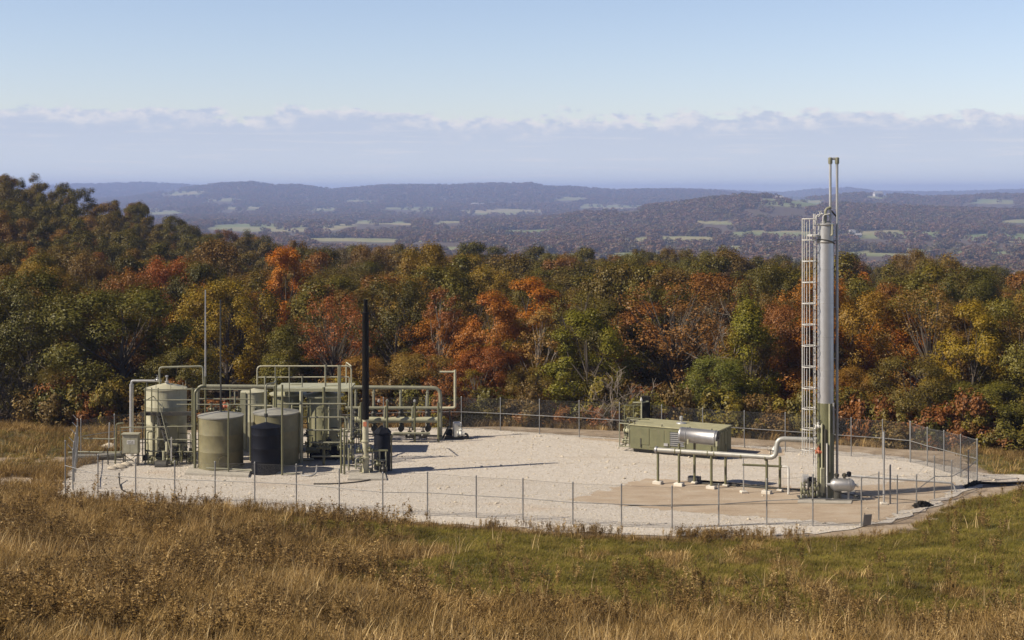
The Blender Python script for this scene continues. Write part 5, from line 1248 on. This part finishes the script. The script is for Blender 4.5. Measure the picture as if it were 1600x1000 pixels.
MB().rev(Vector((c.x, c.y, z_)), dax, [(-0.28, 0.06), (-0.1, 0.09), (-0.08, 0.2), (0.06, 0.31), (0.1, 0.33), (0.82, 0.33), (0.83, 0.36), (0.88, 0.36)], 32).build('jacket', M['silver'], o)
MB().rev(Vector((c.x, c.y, z_))+dax*0.88, dax, [(0, 0.345), (0.04, 0.34), (0.16, 0.28), (0.25, 0.17), (0.28, 0.08), (0.38, 0.06), (0.40, 0.11), (0.44, 0.11), (0.45, 0.02)], 28).build('domed_end', M['galv'], o)
MB().rev((c.x+0.28, c.y, 0.05), (0, 0, 1), [(0, 0.24), (0.02, 0.2), (z_-0.28, 0.2)], 20).build('saddle', M['dark'], o)
MB().tube((c.x+0.82, c.y-0.1, 0.05), (c.x+0.82, c.y-0.1, z_-0.25), 0.06).build('leg', M['galv'], o)
for dx in (0.22, 0.62): MB().rev((c.x+dx, c.y-0.05, z_+0.3), (0, 0, 1), [(0, 0.07), (0.1, 0.07), (0.12, 0.12), (0.25, 0.13), (0.3, 0.05)], 10).build('nozzle', M['dark'], o)
MB().rev((c.x+0.85, c.y-0.1, z_+0.42), (0, 0, 1), [(0, 0.05), (0.08, 0.12), (0.24, 0.12), (0.28, 0.04)], 10).build('gauge', M['black'], o)
o = MB().pipe([V3(1316, 743, 74.4), V3(1400, 748.5, 75.0), V3(1489, 755, 76.0), Vector((V3(1494, 757, 76.0).x, 76.0, -0.1))], 0.058, 0.2).build('gas_pipe', M['white']); tag(o, 'long thin white pipe running from the tower base towards the right fence', 'pipe')
o = MB().pipe([G(1290, 783)+Vector((0, 0, 0.05)), G(1340, 783)+Vector((0, 0, 0.06)), G(1345, 778)+Vector((0, 0, 0.06)), G(1310, 772)+Vector((0, 0, 0.06))], 0.06, 0.3).build('ground_line', M['dark']); tag(o, 'dark pipe loop lying on the clay below the silver reboiler drum', 'pipe')
p0 = G(1381, 788); o = thing('tall_post', 'tall single white post on a small footing beside the long thin pipe', 'post', tuple(p0))
MB().tube(p0+Vector((0, 0, 0.05)), p0+Vector((0, 0, 3.72)), 0.052, n=10).build('shaft', M['galv'], o); MB().box(p0+Vector((0, 0, 0.05)), (0.34, 0.30, 0.1), 0, 0.02).build('footing', M['block'], o)
p0 = G(1391, 787); o = MB().sweep([p0+Vector((0, 0, -0.2)), p0+Vector((0, 0, 1.95)), p0+Vector((0, 0, 2.02))], [0.045, 0.045, 0.02], 8).build('short_post', M['post']); tag(o, 'short grey post close right of the tall white post', 'post')
p0 = G(1350, 822); o = thing('marker_sign', 'small tilted grey sign board at the foot of the right corner post of the fence', 'sign', tuple(p0))
mb = MB().box((0, 0, 0.30), (0.44, 0.03, 0.52), 0.3, 0.005); mb.v = [(v[0]+p0.x+0.12+v[2]*0.12, v[1]+p0.y, v[2]) for v in mb.v]; mb.build('board', M['post'], o)
MB().tube(p0+Vector((0, 0.05, -0.2)), p0+Vector((0.05, 0.05, 0.6)), 0.02).build('stake', M['dark'], o)
# black silt socks on the berm
for k, (pts_, lab) in enumerate((([(1425, 793), (1436, 788), (1448, 789), (1456, 792)], 'crumpled black silt cloth on the dirt inside the right front fence'),
                                ([(1505, 763), (1517, 757), (1527, 754), (1533, 756)], 'crumpled black silt cloth at the right fence corner'))):
    r_ = np.random.default_rng(400+k); ps = [G(*q) for q in pts_]
    cen = sum(ps, Vector())/len(ps); L_ = (ps[-1]-ps[0]).length; n_ = 16; vs = []; fs = []
    for i in range(n_+1):
        for j in range(7):
            u_ = i/n_-0.5; v_ = j/6-0.5
            vs.append((cen.x+u_*L_*(0.8 if k else 1.05)+r_.normal()*0.03, cen.y+v_*0.6+u_*1.4*(1 if k else 0.3)+r_.normal()*0.03, max(0.0, (0.20 if k else 0.26)*math.cos(u_*PI)*math.cos(v_*PI)*(0.6+0.7*r_.random()))+0.02))
    for i in range(n_):
        for j in range(6): fs.append((i*7+j, (i+1)*7+j, (i+1)*7+j+1, i*7+j+1))
    b0 = len(vs); vs += [(x_, y_, -0.06) for x_, y_, z_ in vs]; fs += [tuple(v+b0 for v in reversed(f)) for f in fs[:]]
    o = MB().add(vs, fs).build('silt_cloth', M['tarp'], None, 20); tag(o, lab, 'cloth')
o = MB().pipe([Vector((G(1530, 756).x, G(1530, 756).y, 0.06)), Vector((G(1560, 758).x, G(1560, 758).y, 0.08)), Vector((G(1610, 756).x, G(1610, 756).y, 0.06)), Vector((G(1680, 755).x, G(1680, 755).y, 0.02))], 0.075, 0.5).build('silt_sock', M['tarp']); tag(o, 'long black silt sock along the edge of the dirt track at the right', 'silt sock')

# ------------------------------------------------------------------ farm buildings far down the valley
def farmhouse(px, py, Y, w_, d_, h_, rot, label, roof='barnroof'):
    x = (px-800)*Y/F; z = gz(x, Y)-0.6; o = thing('farmhouse', label, 'house', (x, Y, z))
    MB().box((x, Y, z+h_/2), (w_, d_, h_), rot).build('wall', M['barn'], o)
    Mr = Matrix.Rotation(rot, 3, 'Z'); b0 = Vector((x, Y, z+h_+0.02)); e = 0.6
    vs = [b0+Mr @ Vector(q) for q in ((-w_/2-e, -d_/2-e, 0), (w_/2+e, -d_/2-e, 0), (w_/2+e, d_/2+e, 0), (-w_/2-e, d_/2+e, 0), (-w_/2-e, 0, h_*0.75), (w_/2+e, 0, h_*0.75))]
    MB().add(vs, [(3, 2, 1, 0), (0, 1, 5, 4), (2, 3, 4, 5), (1, 2, 5), (3, 0, 4)]).build('roof', M[roof], o)
    for k in (-0.3, 0.25):
        q = Vector((x, Y, z+h_*0.5))+Mr @ Vector((k*w_, -d_/2-0.03, 0)); MB().box(q, (1.4, 0.1, 1.5), rot).build('window', M['grille'], o)
    return o
farmhouse(1333, 358, 2150, 13, 9, 6, 0.5, 'white farmhouse among the fields right of the tower top')
farmhouse(1341, 361, 2120, 8, 7, 4, 0.2, 'small white outbuilding beside the farmhouse right of the tower top')
farmhouse(1218, 313, 2960, 15, 9, 5, 0.1, 'white house on the bare hilltop left of the tower top')
farmhouse(1372, 309, 4600, 30, 14, 10, 0.3, 'pale building on the far ridge right of the tower pipes')
farmhouse(742, 328, 5200, 28, 16, 9, 0.0, 'long pale barn in the far fields left of the middle')
farmhouse(754, 328, 5250, 18, 14, 8, 0.4, 'small pale barn next to the long barn in the far fields')
farmhouse(1015, 326, 4100, 26, 12, 8, 0.2, 'pale barn in the far clearing in front of the wooded hill')

# ------------------------------------------------------------------ grass, weeds and stones
def blade_clump(seed, nb, h, spread, w, lean, mat, bend=0.5, hvar=0.5):
    r = np.random.default_rng(seed); V = []; Fc = []
    for i in range(nb):
        a = r.random()*2*PI; rad = spread*math.sqrt(r.random()); p = np.array([rad*math.cos(a), rad*math.sin(a), -0.04])
        da = r.random()*2*PI; d = np.array([math.cos(da), math.sin(da), 0]); side = np.array([-d[1], d[0], 0])*w*(0.6+0.8*r.random())
        H = h*(1-hvar+hvar*1.4*r.random()); ln = lean*(0.3+r.random())
        b0 = len(V)
        for k, t in enumerate((0, 0.35, 0.7, 1.0)):
            q = p+np.array([0, 0, 1])*H*(t-bend*0.35*t*t*ln)+d*H*ln*(t**1.8)
            s_ = side*(1-0.9*t**1.4)
            V += [q-s_*0.5, q+s_*0.5]
        for k in range(3): Fc.append((b0+2*k, b0+2*k+1, b0+2*k+3, b0+2*k+2))
    return np_mesh('clump', np.array(V), np.array(Fc), mat)
def weed_clump(seed, ns, h, mat):
    r = np.random.default_rng(seed); V = []; Fc = []
    def quad(p, t, u, l, w):
        b0 = len(V); V.extend([p-u*w, p+t*l*0.5-u*w*0.2+u*w, p+t*l, p+t*l*0.5-u*w*1.6]); Fc.append((b0, b0+1, b0+2, b0+3))
    for i in range(ns):
        a = r.random()*2*PI; p = np.array([math.cos(a), math.sin(a), 0])*0.22*r.random(); H = h*(0.6+0.6*r.random())
        d = np.array([r.normal()*0.14, r.normal()*0.14, 1.0])
        for rot in (0, 1.57):
            sd = np.array([math.cos(rot), math.sin(rot), 0])*0.006; b0 = len(V)
            V.extend([p-sd, p+sd, p+d*H+sd*0.4, p+d*H-sd*0.4]); Fc.append((b0, b0+1, b0+2, b0+3))
        for k in range(22):
            t = 0.25+0.75*r.random()**0.6; q = p+d*H*t
            v = r.normal(size=3); v[2] = abs(v[2])*0.6-0.15; v /= np.linalg.norm(v); u = np.cross(v, r.normal(size=3)); u /= np.linalg.norm(u)+1e-6
            quad(q, v, u, 0.05+0.07*r.random(), 0.008+0.012*r.random())
    return np_mesh('weed', np.array(V), np.array(Fc), mat)
dry_src = [source('dry_clump', blade_clump(500+i, 15, 0.62, 0.20, 0.020, 0.55, M['dry'])) for i in range(5)]
dry_src += [source('dry_clump', blade_clump(510+i, 11, 0.58, 0.22, 0.036, 0.95, M['dry'], 1.1)) for i in range(3)]
weed_src = [source('weed', weed_clump(520+i, 5, 0.80, M['weed'])) for i in range(5)]
straw_src = [source('straw', blade_clump(570+i, 5, 1.0, 0.28, 0.030, 0.40, M['straw'], 1.6, 0.45)) for i in range(4)]
pale_src = [source('pale_weed', weed_clump(560+i, 6, 0.85, M['dry'])) for i in range(3)]
weed_src = weed_src[:3]+pale_src
turf_src = [source('turf_clump', blade_clump(540+i, 26, 0.19, 0.24, 0.016, 0.9, M['turf'], 0.8)) for i in range(4)]
mat_src = [source('matted_clump', blade_clump(550+i, 22, 0.34, 0.26, 0.016, 1.1, M['dry'], 1.2)) for i in range(4)]
rng = np.random.default_rng(11)
def grid_pts(n, y0, y1, slope=0.40, pad=3.0, pw=1.0):
    y = y0+(y1-y0)*rng.random(n)**pw; x = (rng.random(n)*2-1)*(slope*y+pad)
    acc = rng.random(n) < (slope*y+pad)/(slope*y1+pad)
    return x[acc], y[acc]
def outside_pad(x, y, m=0.5):
    return (y < front_y(x)-m)
def rots(n): return np.column_stack([rng.normal(size=n)*0.09, rng.normal(size=n)*0.09, rng.random(n)*2*PI])
def scl(n, lo, hi, zf=1.0):
    s = lo+(hi-lo)*rng.random(n); return np.column_stack([s, s, s*zf])
# meadow slope in front of the pad
x, y = grid_pts(150000, 29.5, 78, 0.44, 7.0); k = outside_pad(x, y, 0.45-1.3*fbm(x*0.7, y*0.7, 64)); x, y = x[k], y[k]
z = ground_z(x, y); g = green_at(x, y); n3 = fbm(x*0.28, y*0.28, 66); n4 = fbm(x*1.3, y*1.3, 67); s = front_y(x)-y
bare_ = dirt_at(x, y)
u = rng.random(len(x))
tall = (u > g*1.15) & (bare_ < 0.45)
tallness = sstep(s+(x < -4)*9+(n3-0.5)*10, 6, 20)
is_mat = tall & (rng.random(len(x)) > 0.25+0.75*tallness)
is_dry = tall & ~is_mat & (rng.random(len(x)) < 0.40+0.6*n4)
hs = 0.55+0.75*n3
kk = np.where(is_dry)[0]
sc = scl(len(kk), 0.75, 1.25); sc *= (0.62+0.62*n3[kk]*(0.45+0.55*tallness[kk]))[:, None]
scatter('dry_meadow_grass', dry_src, np.column_stack([x[kk], y[kk], z[kk]]), rng.integers(0, len(dry_src), len(kk)), rots(len(kk)), sc)
kk = np.where(is_mat)[0]
scatter('matted_dry_grass', mat_src, np.column_stack([x[kk], y[kk], z[kk]]), rng.integers(0, 4, len(kk)), rots(len(kk)), scl(len(kk), 0.6, 1.25))
kk = np.where((~tall) & (bare_ < 0.5))[0]
scatter('green_turf', turf_src, np.column_stack([x[kk], y[kk], z[kk]]), rng.integers(0, 4, len(kk)), rots(len(kk)), scl(len(kk), 0.7, 1.3))
# standing weeds: through the meadow and thick along the front fence
x, y = grid_pts(13000, 30, 76); k = outside_pad(x, y, 0.0); x, y = x[k], y[k]
n3 = fbm(x*0.35, y*0.35, 68); s = front_y(x)-y
k = (rng.random(len(x)) < sstep(n3, 0.40, 0.66)*(0.08+0.62*sstep(s+(x < -4)*10, 8, 20))) ; x, y = x[k], y[k]
fxs = np.concatenate([rng.uniform(-24, 17, 800), rng.uniform(-5, 11, 500)]); fn = fbm(fxs*0.45, fxs*0+3, 69); k = rng.random(len(fxs)) < sstep(fn, 0.35, 0.6); fxs = fxs[k]
fys = front_y(fxs)+0.25-np.abs(rng.normal(size=len(fxs)))*0.8
s_end = np.concatenate([np.zeros(len(x), bool), np.ones(len(fxs), bool)])
x = np.concatenate([x, fxs]); y = np.concatenate([y, fys])
scatter('dead_weeds', weed_src, np.column_stack([x, y, ground_z(x, y)]), rng.integers(0, 6, len(x)), rots(len(x)), scl(len(x), 0.55, 1.15)*np.where(s_end, 0.58, 1.0+0.25*(x < -3))[:, None])
x, y = grid_pts(15000, 30, 66, pw=1.25); n3 = fbm(x*0.4, y*0.4, 83); s = front_y(x)-y
k = outside_pad(x, y, 3) & (rng.random(len(x)) < sstep(n3, 0.42, 0.64)*(0.25+0.75*sstep(s+(x < -3)*9, 12, 24))*(1-0.8*(green_at(x, y) > 0.4))); x, y = x[k], y[k]
scatter('straw_stalks', straw_src, np.column_stack([x, y, ground_z(x, y)]), rng.integers(0, 4, len(x)), rots(len(x)), scl(len(x), 0.55, 1.2))
tag(bpy.data.objects['straw_stalks'], 'pale straw stalks with bent tops standing above the foreground grass')
# grass beside and behind the pad, up to the trees
x, y = grid_pts(60000, 70, 104, 0.40, 8)
fe_ = forest_edge(x); n3 = fbm(x*0.3, y*0.3, 72)
PADP = [(G(px, py).x, G(px, py).y) for px, py in PAD_PX]
def in_pad(x, y, PADP=None):
    PADP = PADP or globals()['PADP']; ins = np.zeros(len(x), bool); n = len(PADP)
    for i in range(n):
        xa, ya = PADP[i]; xb, yb = PADP[(i+1) % n]
        c = ((ya > y) != (yb > y)) & (x < (xb-xa)*(y-ya)/((yb-ya)+1e-12)+xa); ins ^= c
    return ins
k = (~in_pad(x, y)) & (y > front_y(x)-0.35) & (y < fe_+3) & (dirt_at(x, y) < 0.55+0.3*rng.random(len(x)))
x, y, n3, fe_ = x[k], y[k], n3[k], fe_[k]; z = ground_z(x, y)
gr = green_at(x, y) > rng.random(len(x))*0.8
d_ = fe_-y
kk = np.where(gr & (d_ > 3))[0]
scatter('green_turf', turf_src, np.column_stack([x[kk], y[kk], z[kk]]), rng.integers(0, 4, len(kk)), rots(len(kk)), scl(len(kk), 0.7, 1.2))
kk = np.where(~(gr & (d_ > 3)))[0]
sc = scl(len(kk), 0.6, 1.2)*(0.55+0.8*n3[kk])[:, None]
scatter('dry_meadow_grass', dry_src, np.column_stack([x[kk], y[kk], z[kk]]), rng.integers(0, len(dry_src), len(kk)), rots(len(kk)), sc)
for nm, lab in (('dry_meadow_grass', 'tall tan dry grass covering the foreground slope'), ('matted_dry_grass', 'low matted brown grass on the slope below the fence'), ('green_turf', 'short green grass in patches on the slope below the fence'),
                ('dead_weeds', 'dark brown dead weeds standing in the meadow and along the fence'), ('green_turf.001', 'short green grass left of the pad'), ('dry_meadow_grass.001', 'tawny dry grass between the fence and the forest')):
    if nm in bpy.data.objects: tag(bpy.data.objects[nm], lab)
# shrubs along the forest edge behind the back fence
bx = rng.uniform(-34, 36, 130); by = forest_edge(bx)-0.4+rng.random(130)*3.4
cnt = 0
for a, b_ in zip(bx, by):
    px = 800+F*a/b_
    if px < 540 and px > 190 and rng.random() < 0.55: continue
    if px < 60 and b_ < 97: continue
    word, col = [('brown', (0.145, 0.095, 0.03)), ('olive', (0.115, 0.10, 0.018)), ('reddish', (0.18, 0.075, 0.02)), ('yellow green', (0.165, 0.135, 0.018))][int(rng.integers(0, 4))]
    bh = float(1.5+2.2*rng.random()); size = 'tall ' if bh > 2.7 else 'low ' if bh < 2.0 else ''
    k_ = 'bush%d' % int(rng.integers(0, 3)); where = column_of(px)
    place_tree(k_, float(a), float(b_), bh, float(2.4+1.8*rng.random()), col, size+'%s leafy bush at the forest foot %s' % (word, where), 'bushes along the foot of the forest', 'bush', 'bush')
# loose stones on the gravel
def stone(seed):
    r = np.random.default_rng(seed); mb = MB()
    mb.rev((0, 0, -0.3), (0.1, 0.1, 1), [(0, 0.5), (0.35, 1.0), (0.7, 0.75), (0.95, 0.25)], 6)
    mb.v = [(v[0]*(1+r.normal()*0.2), v[1]*(1+r.normal()*0.2), v[2]*(1+r.normal()*0.2)) for v in mb.v]
    return source('stone', mb.mesh('stone', M['rock'], Vector((0, 0, 0)), 30))
ssrc = [stone(600+i) for i in range(5)]
CLP = [(G(px, py).x, G(px, py).y) for px, py in [(888, 781), (1012, 748), (1090, 750), (1260, 762), (1500, 754), (1420, 797), (1310, 818), (1120, 803), (950, 788)]]
x = rng.uniform(-26, 27, 26000); y = rng.uniform(65.5, 97, 26000)
k = in_pad(x, y) & ~(in_pad(x, y, CLP) & (rng.random(len(x)) < 0.93)) & (rng.random(len(x)) < 0.25+fbm(x*0.5, y*0.5, 75)*0.8); x, y = x[k], y[k]
scatter('gravel_stones', ssrc, np.column_stack([x, y, np.full(len(x), 0.004)]), rng.integers(0, 5, len(x)), np.column_stack([np.zeros((len(x), 2)), rng.random(len(x))*6.28]), scl(len(x), 0.018, 0.055, 0.8)*(1+1.2*(rng.random(len(x)) > 0.97))[:, None])
tag(bpy.data.objects['gravel_stones'], 'loose pale stones strewn over the gravel pad')
